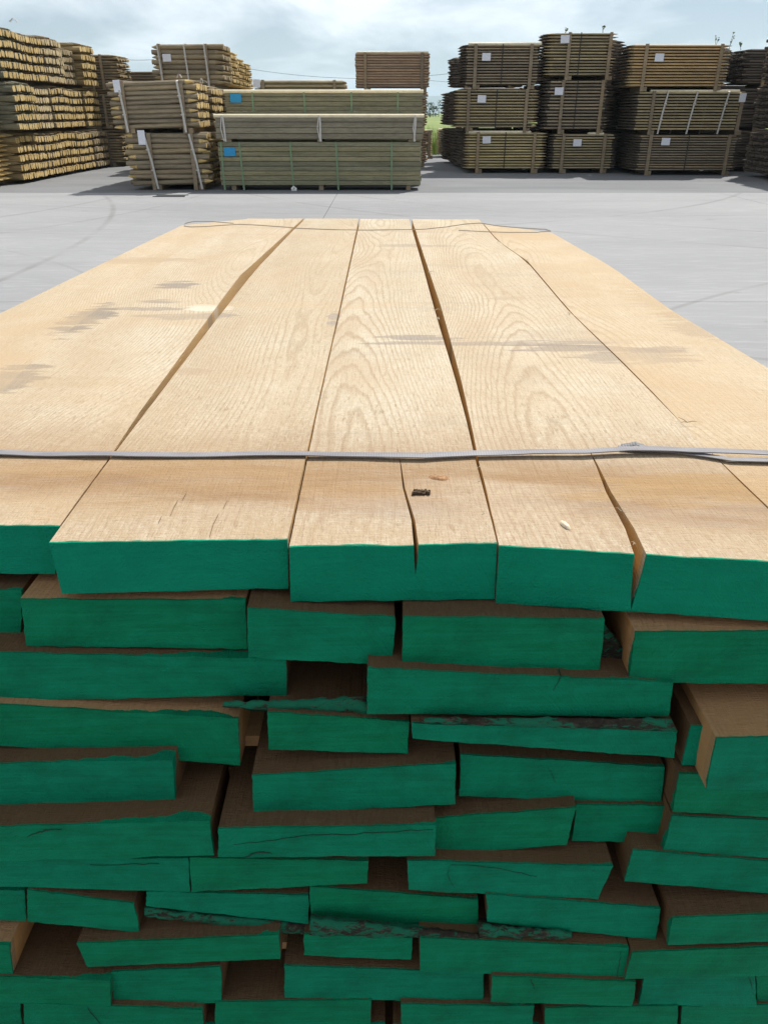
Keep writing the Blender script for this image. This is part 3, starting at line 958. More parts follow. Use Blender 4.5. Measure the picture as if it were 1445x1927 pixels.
# --- the layers below: (row, TL, TR, BR, BL, label)
BOARDS = [
    (2, (-330, 1098), (42, 1111), (40, 1201), (-330, 1192), 'second layer board mostly cut off by the left frame edge'),
    (2, (38, 1128), (462, 1130), (466, 1222), (50, 1215), 'wide second layer board under the left of the widest gap board, beside a black slit'),
    (2, (467, 1145), (742, 1162), (738, 1252), (467, 1237), 'narrow second layer board below the split middle board, left of the upright black gap'),
    (2, (758, 1160), (1137, 1166), (1128, 1261), (756, 1255), 'second layer board right of the upright black gap, with a crumbling top right corner'),
    (2, (1195, 1190), (1700, 1187), (1700, 1285), (1183, 1286), 'second layer board sticking out with its tan left side showing'),
    (3, (-330, 1222), (537, 1240), (540, 1308), (-330, 1324), 'long third layer board ending left of the dark square hole'),
    (3, (690, 1258), (1265, 1285), (1258, 1349), (690, 1343), 'very wide third layer board right of the dark square hole'),
    (3, (1348, 1390), (1720, 1384), (1720, 1490), (1328, 1487), 'board pulled far out of the pile with bare yellowish left side'),
    (4, (-330, 1308), (448, 1352), (452, 1441), (-330, 1375), 'tilted fourth layer board sloping down to the right beside an orange lath'),
    (4, (502, 1341), (768, 1358), (768, 1418), (505, 1410), 'short fourth layer board under the dark square hole'),
    (4, (775, 1362), (1275, 1376), (1268, 1426), (775, 1390), 'thin fourth layer board with ragged bark along its top edge'),
    (5, (-330, 1444), (325, 1430), (330, 1508), (-330, 1530), 'fifth layer board at the left, ending in front of a lath in a dark gap'),
    (5, (475, 1460), (857, 1437), (857, 1513), (476, 1533), 'fifth layer board sloping up to the right in the middle of the pile'),
    (5, (866, 1420), (1250, 1443), (1243, 1514), (864, 1498), 'fifth layer board sloping down to the right, below the bark edged one'),
    (5, (1277, 1455), (1720, 1478), (1720, 1556), (1265, 1527), 'fifth layer board under the far protruding one'),
    (6, (-330, 1565), (395, 1545), (403, 1610), (-330, 1630), 'sixth layer board with an eye shaped dark scar in its green paint'),
    (6, (410, 1560), (820, 1553), (818, 1611), (412, 1613), 'sixth layer board with a long level crack along its end'),
    (6, (820, 1540), (1083, 1520), (1065, 1590), (820, 1610), 'sixth layer board tilted up to the right with slanting saw marks'),
    (6, (1084, 1514), (1252, 1517), (1243, 1586), (1076, 1582), 'narrow sixth layer board joined tight to the tilted one'),
    (6, (1265, 1536), (1720, 1556), (1720, 1636), (1247, 1600), 'sixth layer board with a bare left edge near the right frame edge'),
    (7, (-330, 1618), (355, 1615), (358, 1678), (-330, 1660), 'long seventh layer board with furrowed paint at the left'),
    (7, (357, 1614), (692, 1620), (690, 1662), (360, 1678), 'seventh layer board left of the small black hole'),
    (7, (767, 1620), (1152, 1630), (1125, 1692), (770, 1675), 'seventh layer board with a broken jagged right end'),
    (7, (1190, 1600), (1720, 1645), (1720, 1705), (1175, 1658), 'seventh layer board tilting down at the right behind the jagged one'),
    (8, (-330, 1668), (48, 1676), (50, 1733), (-330, 1722), 'eighth layer board cut off at the left frame edge'),
    (8, (51, 1675), (253, 1700), (262, 1755), (53, 1734), 'narrow eighth layer board sloping down, with a dark chamfered right side'),
    (8, (275, 1678), (580, 1685), (580, 1739), (275, 1705), 'eighth layer board above the long bark strip'),
    (8, (583, 1668), (900, 1693), (898, 1757), (585, 1722), 'eighth layer board below the small black hole'),
    (8, (915, 1683), (1243, 1710), (1232, 1768), (915, 1735), 'eighth layer board below the jagged broken end'),
    (8, (1265, 1728), (1720, 1708), (1720, 1764), (1255, 1778), 'eighth layer board rising to the right at the right frame edge'),
    (9, (-330, 1765), (18, 1779), (25, 1838), (-330, 1830), 'ninth layer board with its orange brown right side showing at the left frame edge'),
    (9, (145, 1776), (525, 1760), (527, 1804), (165, 1820), 'slim ninth layer board tapering to its left, above the brown hollow'),
    (9, (572, 1758), (775, 1765), (773, 1806), (572, 1798), 'small ninth layer board below the bark strip'),
    (9, (790, 1765), (1183, 1783), (1175, 1843), (790, 1828), 'ninth layer board with a mossy patch at its left corner'),
    (9, (1188, 1793), (1720, 1772), (1720, 1830), (1176, 1842), 'ninth layer board rising to the right below the bark strip'),
    (10, (-330, 1830), (207, 1845), (209, 1893), (-330, 1880), 'tenth layer board at the left with a bare brown top'),
    (10, (210, 1829), (415, 1820), (419, 1887), (215, 1893), 'narrow tenth layer board left of the dark hole with the lath'),
    (10, (535, 1818), (910, 1830), (908, 1887), (536, 1877), 'tenth layer board right of the dark hole with the lath'),
    (10, (925, 1838), (1197, 1848), (1188, 1894), (923, 1886), 'tenth layer board between two bright orange laths'),
    (10, (1211, 1841), (1419, 1830), (1424, 1895), (1203, 1891), 'tenth layer board right of the second orange lath'),
    (10, (1422, 1832), (1720, 1822), (1720, 1885), (1426, 1895), 'tenth layer board cut off by the right frame edge'),
    (11, (-330, 1880), (40, 1885), (42, 1935), (-330, 1930), 'lowest visible board at the left frame corner'),
    (11, (45, 1888), (380, 1900), (384, 1950), (47, 1940), 'lowest visible board with a diagonal crack, left of the dark slot'),
    (11, (405, 1886), (698, 1882), (698, 1942), (405, 1946), 'lowest visible board between two dark slots'),
    (11, (755, 1891), (1003, 1893), (1001, 1950), (755, 1946), 'lowest visible board right of the black hole at the bottom'),
    (11, (1025, 1897), (1275, 1893), (1272, 1950), (1025, 1952), 'lowest visible board under the right hand orange laths'),
    (11, (1282, 1894), (1720, 1888), (1720, 1946), (1280, 1950), 'lowest visible board at the right frame corner'),
]
placed = []
for (row, a, b, c, d, lab) in BOARDS:
    o, Yb, q = lower_board(row, a, b, c, d, lab, mat=(M['oak_mid'] if 'side' in lab and 'chamfer' not in lab else None), dz={'second layer board sticking out with its tan left side showing': .010, 'board pulled far out of the pile with bare yellowish left side': .040}.get(lab, 0.0))
    placed.append((row, o, Yb, q))

# boards whose bare ends lie deep inside the holes between the painted ones
for (row, a, b, c, d, dY, lab) in [
    (3, (541, 1234), (690, 1238), (690, 1300), (541, 1306), .13, 'short unpainted board lying deep in the dark square hole'),
    (7, (692, 1624), (766, 1624), (766, 1668), (692, 1668), .16, 'unpainted board end deep in the small black hole'),
    (10, (420, 1826), (536, 1826), (536, 1880), (420, 1880), .20, 'unpainted board end deep in the dark hole with the lath'),
    (11, (700, 1884), (756, 1884), (756, 1940), (700, 1940), .18, 'unpainted board end inside the black hole at the bottom of the picture'),
    (5, (348, 1410), (474, 1410), (474, 1480), (348, 1480), .16, 'unpainted board end behind the lath in the left gap of the fifth layer'),
    (4, (458, 1350), (503, 1350), (503, 1420), (458, 1420), .14, 'unpainted board end behind the orange lath of the fourth layer'),
    (9, (50, 1745), (150, 1745), (150, 1800), (50, 1800), .17, 'unpainted board end in the brown hollow at the lower left'),
]:
    ztop = PILE_TOP - PITCH_Z * (row - 1) - .006
    dd = ray(722.5, (a[1] + b[1]) / 2)
    Yf = 0.60 - .006 * row + dY
    xa, xb = at_y(a[0], a[1], Yf).x - .015, at_y(b[0], b[1], Yf).x + .015
    pts = wobble(resample((xa, ztop), (xb, ztop), 6) + resample((xb, ztop), (xb, ztop - .05), 3) + resample((xb, ztop - .05), (xa, ztop - .05), 6) + resample((xa, ztop - .05), (xa, ztop), 3), row, .0008)
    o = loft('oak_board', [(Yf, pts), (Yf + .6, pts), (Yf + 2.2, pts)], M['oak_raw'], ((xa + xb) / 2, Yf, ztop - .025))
    tag(o, lab, 'board', 'unpainted oak boards inside the front pile')

# laths (stickers) showing in the gaps
for (x0, y0, x1, y1, Yl, lab) in [
    (456, 1385, 506, 1404, .64, 'short lath lit orange in the gap of the fourth layer'),
    (340, 1444, 478, 1462, .66, 'lath lying level in the left gap of the fifth layer'),
    (1148, 1655, 1182, 1668, .60, 'lath glimpsed in the gap right of the jagged board'),
    (50, 1764, 150, 1775, .63, 'lath crossing the brown hollow at the lower left'),
    (416, 1850, 540, 1864, .63, 'lath crossing the dark hole left of the tenth layer middle board'),
    (524, 1773, 574, 1785, .60, 'small lath in the slot left of the small ninth layer board'),
    (902, 1867, 928, 1880, .575, 'bright orange lath end left of the board between two laths'),
    (1186, 1880, 1212, 1893, .575, 'bright orange lath end right of the board between two laths'),
]:
    p, q = at_y(x0, y0, Yl), at_y(x1, y1, Yl)
    s = MB()
    zc = (p.z + q.z) / 2
    s.box(-(q.x - p.x) / 2 - .02, (q.x - p.x) / 2 + .02, 0, .045, -abs(p.z - q.z) / 2, abs(p.z - q.z) / 2, jit=.0012)
    o = s.build('lath', M['oak_lath'])
    o.location = ((p.x + q.x) / 2, Yl, zc)
    tag(o, lab, 'lath', 'stacking laths in the front pile')

# what holds the pile up below the picture and at its unseen sides
hb = MB()
for r in range(12, 16):
    zt = PILE_TOP - PITCH_Z * (r - 1)
    x = -.78
    while x < .56:
        w = min(rnd.uniform(.18, .30), .62 - x)
        hb.box(x, x + w - .01, .56 + rnd.uniform(-.01, .03), 3.08, zt - .0545, zt - .002)
        x += w
for r in range(2, 12):
    zt = PILE_TOP - PITCH_Z * (r - 1)
    xl = min(p[0] for (row, o, Yb, q) in placed if row == r for p in q)
    xr = max(p[0] for (row, o, Yb, q) in placed if row == r for p in q)
    Y0 = .60 - .006 * r
    if xl > -.74:
        hb.box(-.79 + rnd.uniform(0, .03), xl - .008, Y0, Y0 + 2.5, zt - .054, zt - .002)
    if xr < .56:
        hb.box(xr + .008, .61 - rnd.uniform(0, .03), Y0, Y0 + 2.5, zt - .054, zt - .002)
ho = hb.build('unseen_board_layers', M['oak_low'], off=(0, .56, .4))
set_depth(ho, [0.0 if v[1] < 1.5 else 2.4 for v in hb.v])
ho.location = (0, .56, .4)
tag(ho, 'remaining green-ended boards beneath and beside the ones in view', kind='stuff')
zb = PILE_TOP - PITCH_Z * 14 - .0545
for k, yy in enumerate((.75, 1.75, 2.8)):
    s = MB()
    s.box(-.78, .62, yy, yy + .10, 0.001, zb - .001)
    o = s.build('bearer_beam', M['oak_raw'])
    tag(o, ['bearer beam under the near end of the pile', 'bearer beam under the middle of the pile', 'bearer beam under the far end of the pile'][k], 'beam')

# bark strips on waney boards (children of the board they belong to)


def bark(row_quads, parent, Y, seed):
    TL, TR, BR, BL = row_quads
    q = [at_y(p[0], p[1], Y) for p in (TL, TR, BR, BL)]
    nx, nz, ny = 46, 4, 3
    vs, fs = [], []
    for j in range(ny):
        for i in range(nx + 1):
            u = i / nx
            t_, b_ = q[0].lerp(q[1], u), q[3].lerp(q[2], u)
            for k in range(nz + 1):
                v = k / nz
                p = t_.lerp(b_, v)
                nn = mnoise.noise(Vector((p.x * 70, p.z * 110, seed))) + .6 * mnoise.noise(Vector((p.x * 190, p.z * 240, seed + 4)))
                yy = Y + j * .05 + (nn * .003 - .003 * math.sin(v * math.pi) if j == 0 else 0)
                zz = p.z - .048 * j + (mnoise.noise(Vector((p.x * 90, v * 3, seed + 8))) * .0022 if k in (0, nz) else 0)
                vs.append((p.x, yy, zz))
    W = nz + 1
    S = (nx + 1) * W
    idx = lambda j, i, k: j * S + i * W + k
    for i in range(nx):
        for k in range(nz):
            fs.append((idx(0, i, k), idx(0, i, k + 1), idx(0, i + 1, k + 1), idx(0, i + 1, k)))
    for j in range(ny - 1):
        for i in range(nx):
            fs.append((idx(j, i, 0), idx(j, i + 1, 0), idx(j + 1, i + 1, 0), idx(j + 1, i, 0)))
            fs.append((idx(j, i, nz), idx(j + 1, i, nz), idx(j + 1, i + 1, nz), idx(j, i + 1, nz)))
        for k in range(nz):
            fs.append((idx(j, 0, k), idx(j + 1, 0, k), idx(j + 1, 0, k + 1), idx(j, 0, k + 1)))
            fs.append((idx(j, nx, k), idx(j, nx, k + 1), idx(j + 1, nx, k + 1), idx(j + 1, nx, k)))
    l = parent.location
    vs = [(v[0] - l[0], v[1] - l[1], v[2] - l[2]) for v in vs]
    o = mesh_obj('bark_edge', vs, fs, M['bark'], parent, smooth=True)
    return o


def find(lab):
    for (row, o, Yb, q) in placed:
        if lab in o['label']:
            return o, Yb
    raise KeyError(lab)


for k, (lab, quad, dy) in enumerate([
    ('long third layer board ending', ((420, 1321), (690, 1311), (690, 1342), (420, 1330)), .012),
    ('very wide third layer', ((800, 1350), (1262, 1352), (1272, 1376), (780, 1360)), .012),
    ('eighth layer board above', ((272, 1708), (580, 1741), (582, 1760), (275, 1724)), .010),
    ('eighth layer board below the small', ((584, 1727), (900, 1758), (900, 1768), (582, 1760)), .010),
    ('eighth layer board below the jagged', ((902, 1740), (1075, 1754), (1072, 1766), (902, 1764)), .010),
    ('second layer board mostly', ((-40, 1079), (106, 1081), (112, 1106), (-40, 1100)), .03),
    ('second layer board right of', ((1130, 1166), (1190, 1240), (1180, 1262), (1128, 1262)), .05),
]):
    o, Yb = find(lab)
    ymb = (quad[2][1] + quad[3][1]) / 2
    row_b = [r for (r, oo, y_, q_) in placed if oo is o][0]
    zc = PILE_TOP - PITCH_Z * row_b - .0045
    d_ = ray(722.5, ymb)
    Yk = d_.y * (zc - H) / d_.z
    bark(quad, o, Yk + (.03 if row_b == 2 else 0), k * 13.0)

# cracks in the painted ends: thin recessed slivers, dark inside
crack_m = mat_plain('crack_shadow_wood', (0.012, 0.045, 0.027), 0.95)


def crack(parent, Y, pts, w):
    """a slit a couple of millimetres wide following pts (pixels measured on the end face)"""
    P = [at_y(p[0], p[1], Y - .0008) for p in pts]
    l = parent.location
    vs, fs = [], []
    n = len(P)
    for i, p in enumerate(P):
        ww = w * math.sin(math.pi * (i + .35) / (n - .3)) * rnd.uniform(.55, 1.25)
        t = (P[min(i + 1, n - 1)] - P[max(i - 1, 0)]).normalized()
        nrm = Vector((-t.z, 0, t.x))
        for s in (-1, 1):
            vs.append(p + nrm * s * ww * .5 - Vector(l))
        vs.append(p + Vector((0, .012, 0)) - Vector(l))
    for i in range(n - 1):
        a, b = i * 3, i * 3 + 3
        fs += [(a, b, b + 1, a + 1), (a, a + 2, b + 2, b), (a + 1, b + 1, b + 2, a + 2)]
    o = mesh_obj('crack', vs, fs, crack_m, parent)
    return o


for (lab, pts, w) in [
    ('long level crack', [(440, 1590), (500, 1583), (570, 1573), (640, 1571), (700, 1568), (760, 1564), (815, 1562)], .0016),
    ('long level crack', [(455, 1616), (480, 1606), (500, 1605), (512, 1608)], .005),
    ('eye shaped', [(52, 1575), (75, 1566), (95, 1562), (117, 1561)], .005),
    ('broken jagged', [(845, 1632), (842, 1645), (848, 1660), (855, 1672)], .0013),
    ('broken jagged', [(848, 1628), (900, 1630), (950, 1637), (1010, 1650)], .0010),
    ('furrowed', [(170, 1628), (240, 1627), (300, 1626)], .0008),
    ('diagonal crack', [(165, 1897), (175, 1910), (190, 1928)], .0022),
    ('between two bright', [(998, 1843), (1003, 1853), (1006, 1862)], .0025),
    ('ninth layer board with a mossy', [(1168, 1790), (1165, 1815), (1160, 1842)], .0012),
    ('fifth layer board sloping down', [(1030, 1445), (1040, 1462), (1045, 1475)], .0008),
    ('tenth layer board right of the second', [(1408, 1833), (1412, 1848), (1416, 1862)], .0022),
    ('very wide third', [(1040, 1300), (1050, 1285), (1056, 1272)], .0008),
]:
    o, Yb = find(lab)
    fine = []
    for (p_, q_) in zip(pts[:-1], pts[1:]):
        for k_ in range(4):
            fine.append((p_[0] + (q_[0] - p_[0]) * k_ / 4 + rnd.uniform(-1.2, 1.2) * (k_ > 0), p_[1] + (q_[1] - p_[1]) * k_ / 4 + rnd.uniform(-1.5, 1.5) * (k_ > 0)))
    crack(o, Yb + .0001, fine + [pts[-1]], w * .42)

# details lying on or growing in the top boards


def on_board(px, py, dz=0.0):
    return at_z(px, py, PILE_TOP + .0012 + dz)


def blob_flat(name, px, py, rx, ry, hz, mat, parent=None, rot=0.0, seed=0, n=14):
    c = on_board(px, py)
    vs, fs = [], []
    for ring, (s, z) in enumerate(((1.0, -0.002), (.75, hz * .6), (.35, hz))):
        for k in range(n):
            a = 2 * math.pi * k / n
            r = s * (1 + .25 * mnoise.noise(Vector((math.cos(a) * 2, math.sin(a) * 2, seed))))
            x, y = math.cos(a) * rx * r, math.sin(a) * ry * r
            vs.append((x * math.cos(rot) - y * math.sin(rot), x * math.sin(rot) + y * math.cos(rot), z + hz * .3 * mnoise.noise(Vector((k * .9, ring, seed)))))
    for ring in range(2):
        for k in range(n):
            k2 = (k + 1) % n
            fs.append((ring * n + k, ring * n + k2, (ring + 1) * n + k2, (ring + 1) * n + k))
    fs.append(tuple(2 * n + k for k in range(n)))
    o = mesh_obj(name, vs, fs, mat, smooth=True)
    o.location = c
    if parent is not None:
        o.parent = parent
        o.location = Vector(c) - Vector(parent.location)
    return o


blob_flat('knot', 826, 898, .0135, .0075, .0006, M['knot'], C1, -.35, 1)
crumbs = MB()
c0 = on_board(793, 927)
for k in range(60):
    x, y = rnd.uniform(-.0095, .0095), rnd.uniform(-.0035, .0035)
    s = rnd.uniform(.0007, .0018)
    crumbs.box(x - s, x + s, y - s, y + s, -.001, rnd.uniform(.0005, .0022), jit=s * .5)
co_ = crumbs.build('bark_crumbs', M['rot'])
co_.location = c0
tag(co_, 'small dark clump of rotten bark crumbs on the middle board', 'debris')
chip = blob_flat('wood_chip', 1063, 986, .0030, .0088, .0009, M['chip'], None, .35, 3)
tag(chip, 'pale oval wood chip lying near the end of the broad split board', 'wood chip')
tw = MB()
c1 = on_board(1292, 796, .001)
for (a, L) in ((.2, .014), (1.9, .016), (3.3, .010)):
    v, f = tube([(0, 0, .001), (math.cos(a) * L * .5, math.sin(a) * L * .5, .002), (math.cos(a) * L, math.sin(a) * L * 1.3, .0008)], [.00045, .0004, .0002], 5)
    tw.add(v, f)
two = tw.build('twig', M['dry'])
two.location = c1
tag(two, 'tiny forked twig on the right of the sunlit boards', 'twig')
# splinters hanging on the sawn edges
for (par, spots, lab) in ((C1, [(903, 905), (898, 880), (912, 965), (818, 583), (806, 512), (826, 600)], 0), (D1, [(1195, 1022), (1168, 960), (988, 490), (1072, 590), (935, 455)], 0)):
    sp = MB()
    for (px, py) in spots:
        b = on_board(px, py)
        sc = 1.0 + (900 - min(py, 900)) / 320.0
        for k in range(2):
            a = rnd.uniform(-1.2, 4.0)
            L = rnd.uniform(.003, .008) * sc
            v, f = tube([(b.x, b.y, b.z - .001), (b.x + math.cos(a) * L * .5, b.y + math.sin(a) * L * .5, b.z + .0015 * sc), (b.x + math.cos(a) * L, b.y + math.sin(a) * L, b.z + .0005)], [.0004 * sc, .0003 * sc, .0001], 4)
            sp.add(v, f)
    so = sp.build('splinters', M['chip'], par, off=par.location)
    so['kind'] = 'stuff'
# hairline drying checks in the weathered front of one board
for pts in ([(335, 945), (328, 958), (322, 972)], [(352, 930), (345, 942)], [(412, 970), (402, 990), (396, 1012)], [(305, 975), (300, 985)], [(428, 945), (422, 958)]):
    P = [on_board(*p) + Vector((0, 0, .0018)) for p in pts]
    v, f = ribbon(P, (.00028, 0, 0), (0, 0, .0003))
    o = mesh_obj('drying_check', [Vector(q) - Vector(B1.location) for q in v], f, M['check'], B1)

# --- near strap round the pile
strap = empty('timber_strap', (0, at_z(722, 860, PILE_TOP).y, PILE_TOP))
tag(strap, 'dark grey woven strap lying straight across the near boards', 'strap')
ctrl = [(-420, 858), (-100, 858), (0, 859), (120, 861), (260, 863), (420, 862), (575, 861), (700, 863), (800, 865), (890, 860), (1000, 857), (1100, 857), (1180, 853), (1260, 853), (1340, 856), (1445, 861), (1700, 864)]
pts = []
for i in range(len(ctrl) - 1):
    for k in range(5):
        t = k / 5
        pts.append((ctrl[i][0] + (ctrl[i + 1][0] - ctrl[i][0]) * t, ctrl[i][1] + (ctrl[i + 1][1] - ctrl[i][1]) * t))
pts.append(ctrl[-1])
SW = .0063
P, SD = [], []
for (px, py) in pts:
    p = at_z(px, py, PILE_TOP)
    lift = .0026 + .0018 * (1 + mnoise.noise(Vector((p.x * 11, 3, 0)))) + .004 * max(0, mnoise.noise(Vector((p.x * 5, 9, 0))))
    tilt = .10 * mnoise.noise(Vector((p.x * 6, 1, 4)))
    P.append(Vector((p.x, p.y, PILE_TOP + lift)))
    SD.append(Vector((0, SW, SW * tilt)))
xl, xr = -.812, .632
P = [p for p in P if xl < p.x < xr]
SD = SD[:len(P)]
yS = P[0].y
P = [Vector((xl, yS, .30)), Vector((xl, yS, .7)), Vector((xl, yS, PILE_TOP - .01)), Vector((xl + .006, yS, PILE_TOP + .002))] + P + [Vector((xr - .004, P[-1].y, PILE_TOP + .002)), Vector((xr, P[-1].y, PILE_TOP - .01)), Vector((xr, P[-1].y, .7)), Vector((xr, P[-1].y, .30))]
SD = [Vector((0, SW, 0))] * 4 + SD + [Vector((0, SW, 0))] * 4
TH = []
for i, p in enumerate(P):
    TH.append(Vector((-.0012, 0, 0)) if i < 3 else (Vector((.0012, 0, 0)) if i > len(P) - 4 else Vector((0, 0, .0012))))
v, f = ribbon(P, SD, TH)
mesh_obj('strap_band', [Vector(q) - strap.location for q in v], f, M['strap'], strap)
# loose tail lying under the band at the right
tail = [(1164, 845), (1210, 848), (1262, 851), (1330, 860), (1372, 867), (1445, 869), (1600, 871)]
P = [at_z(a, b, PILE_TOP) + Vector((0, 0, .0016)) for a, b in tail]
v, f = ribbon(P, (.0, SW * .85, 0), (0, 0, .0009))
mesh_obj('strap_tail', [Vector(q) - strap.location for q in v], f, M['strap'], strap)
P = [at_z(a, b, PILE_TOP) + Vector((0, 0, .0020 + .004 * (i == 1))) for i, (a, b) in enumerate([(1168, 843), (1195, 844), (1220, 847)])]
v, f = ribbon(P, (.0, SW * .4, .001), (0, 0, .0009))
mesh_obj('strap_end', [Vector(q) - strap.location for q in v], f, M['strap'], strap)

# --- far strap, slack, with a loop at the left
far_pts = [(440, 420.5), (400, 418.5), (365, 418.5), (348, 421), (347, 424), (362, 426), (400, 426), (450, 424), (500, 426), (560, 429), (640, 431), (720, 432), (800, 432.5), (840, 429), (880, 422), (905, 419), (940, 424), (985, 429), (1025, 433), (1036, 437), (1010, 437.5), (960, 436), (900, 434), (850, 433)]
P = []
for i in range(len(far_pts) - 1):
    for k in range(4):
        t = k / 4
        a, b = far_pts[i], far_pts[i + 1]
        p = at_z(a[0] + (b[0] - a[0]) * t, a[1] + (b[1] - a[1]) * t, PILE_TOP + .005)
        P.append(p + Vector((0, 0, .003 * math.sin(i * 1.1 + k * .2))))
v, f = ribbon(P, (.0005, .0009, .0009), (0, 0, .0008))
fs_ = mesh_obj('loose_strap', v, f, M['strap_dark'])
tag(fs_, 'slack thin strap with a loop lying over the far ends of the boards', 'strap')

# ------------------------------------------------------------------ packs of treated timber in the yard
G_POST = 'bundles of round posts'
G_STAKE = 'packs of stakes'


def rod_mesh(L, ry, rz, n, tip0, tip1, name):
    b = MB()
    b.rod(-L / 2, L / 2, 0, 0, ry, rz, n, tip0, tip1)
    me = bpy.data.meshes.new(name)
    me.from_pydata(b.v, [], b.f)
    me.polygons.foreach_set('material_index', b.m)
    return me


def place_label(parent, x, y, z, w, h, mat):
    b = MB()
    b.box(-w / 2, w / 2, 0, .004, -h / 2, h / 2)
    o = b.build('paper_label', mat, parent)
    o.location = (x, y, z)
    o.rotation_euler = (0, rnd.uniform(-.03, .03), 0)
    return o


def pack(name, label, cat, group, x0, x1, y0, y1, z0, z1, rows, cols, side, cut, piece='stake', front=True, tip=(.14, 0.0), alt=True,
         label_at=None, battens=(.16, .84), straps=(), strap_mat=None, strap_sway=0.0, bearer=.10, jit=.02, layers=False, rz=0.0, tilt=0.0,
         nseg=8, cut_tips=True, recess=0.0, cut_back=None, bare_top=None, sag=0.0, lab_mat=None, lab_size=(.21, .165), black=None, loose=0, flat=1.0, behind=True):
    """a strapped pack of bars lying along x. z0 is the underside of its bearers. Front bars are parts of their own,
    the rows behind are one part of kind stuff; with layers=True every layer of ends is a part."""
    root = empty(name, ((x0 + x1) / 2, (y0 + y1) / 2, z0), rz)
    tag(root, label, cat, group)
    ox, oy = (x0 + x1) / 2, (y0 + y1) / 2
    X0, X1, Y0, Y1 = x0 - ox, x1 - ox, y0 - oy, y1 - oy
    zb = bearer
    ph = (z1 - z0 - zb) / rows
    pw = (Y1 - Y0) / cols
    L = X1 - X0
    mats = [side, cut]
    shared = {}
    mb_all = MB()
    for r in range(rows):
        mb = MB()
        for c in range(cols):
            flip = ((r % 2) == 1) if alt else False
            t0, t1 = (tip[1], tip[0]) if flip else (tip[0], tip[1])
            dx = rnd.uniform(-jit, jit)
            y = Y0 + pw * (c + .5)
            z = zb + ph * (r + .5) + sag * math.sin(math.pi * (c + .5) / cols) * (r / rows) + rnd.uniform(-.06, .06) * ph * loose
            dyy, dzz = rnd.uniform(-.02, .02) * (1 + loose), rnd.uniform(-.008, .008) * (1 + 2 * loose) + tilt
            if c == 0 and front:
                key = (flip, r % 2)
                if key not in shared:
                    shared[key] = rod_mesh(L, pw * .5, ph * .5 * flat, nseg, t0, t1, piece)
                    for m in mats:
                        shared[key].materials.append(m)
                o = bpy.data.objects.new(piece, shared[key])
                o.location = (dx, y, z)
                o.rotation_euler = (0, -dzz / L, dyy / L * .4)
                link(o, root)
            elif behind or c < 2 or r >= rows - 1:
                k = rnd.uniform(.88, 1.02)
                fat = 1.0
                xr = X1 + dx
                if recess:
                    fat = 1.0 if t1 > 0 else 1.36
                    xr = X1 - recess + dx * 2 if t1 > 0 else X1 + dx * .35
                    k = rnd.uniform(.95, 1.02)
                mb.rod(X0 + dx, xr, y, z, pw * .52 * k, ph * .52 * flat * k * fat, nseg if not layers else 7, t0, t1, dy=dyy, dz=dzz, ph=rnd.random(), cut_tips=cut_tips)
        if layers:
            o = mb.build('post_layer', mats, root)
            o['kind'] = 'stuff'
        else:
            mb_all.add(mb.v, mb.f, list(mb.m))
    if not layers and mb_all.v:
        o = mb_all.build('stacked_' + piece + 's', [side, cut_back or cut], root)
        o['kind'] = 'stuff'
    hgt = zb + ph * rows
    for u in battens:                                  # upright battens strapped against the long sides, bearers below
        xb = X0 + L * u
        s = MB()
        s.box(-.038, .038, -.035, -.004, .0, hgt + .005, jit=.004)
        o = s.build('batten', M['batten'], root)
        o.location = (xb, Y0 - .002, 0)
        s = MB()
        s.box(-.045, .045, Y0 + .01, Y1 - .01, 0.001, zb - .002)
        o = s.build('bearer', M['batten'], root)
        o.location = (xb + .09, 0, 0)
    for u in straps:
        xb = X0 + L * u
        s = MB()
        sw = strap_sway
        v, f = ribbon([(xb + sw, Y1 + .005, 0), (xb + sw * .2, Y1 + .005, hgt), (xb, Y1 - .03, hgt + .012), (xb, Y0 + .03, hgt + .012), (xb, Y0 - .044, hgt - .01), (xb + sw * .6, Y0 - .05, hgt * .5), (xb + sw, Y0 - .044, .02)],
                      (.020, 0, 0), [(0, .004, 0), (0, .004, 0), (0, 0, .004), (0, 0, .004), (0, -.004, .0), (0, -.004, 0), (0, -.004, 0)])
        s.add(v, f)
        for zz in (.36, .72):
            s.box(xb + sw * (1 - zz) - .035, xb + sw * (1 - zz) + .035, Y0 - .062, Y0 - .045, hgt * zz - .012, hgt * zz + .012)
        o = s.build('strap', strap_mat or M['white_strap'], root)
    if black is not None:
        s = MB()
        s.box(-.011, .011, -.008, -.001, zb, hgt + .004)
        o = s.build('strap', M['black_strap'], root)
        o.location = (X0 + L * black, Y0 + .002, 0)
    if label_at:
        place_label(root, X0 + L * label_at[0], Y0 - .05, hgt * label_at[1], lab_size[0], lab_size[1], lab_mat or M['paper'])
    if bare_top:
        s = MB()
        s.rod(X0 + L * bare_top[0], X0 + L * bare_top[1], Y0 + .045, hgt + .004, .042, .034, 14)
        o = s.build('top_post', [M['pale_wood'], M['pale_wood']], root, smooth=True)
    return root


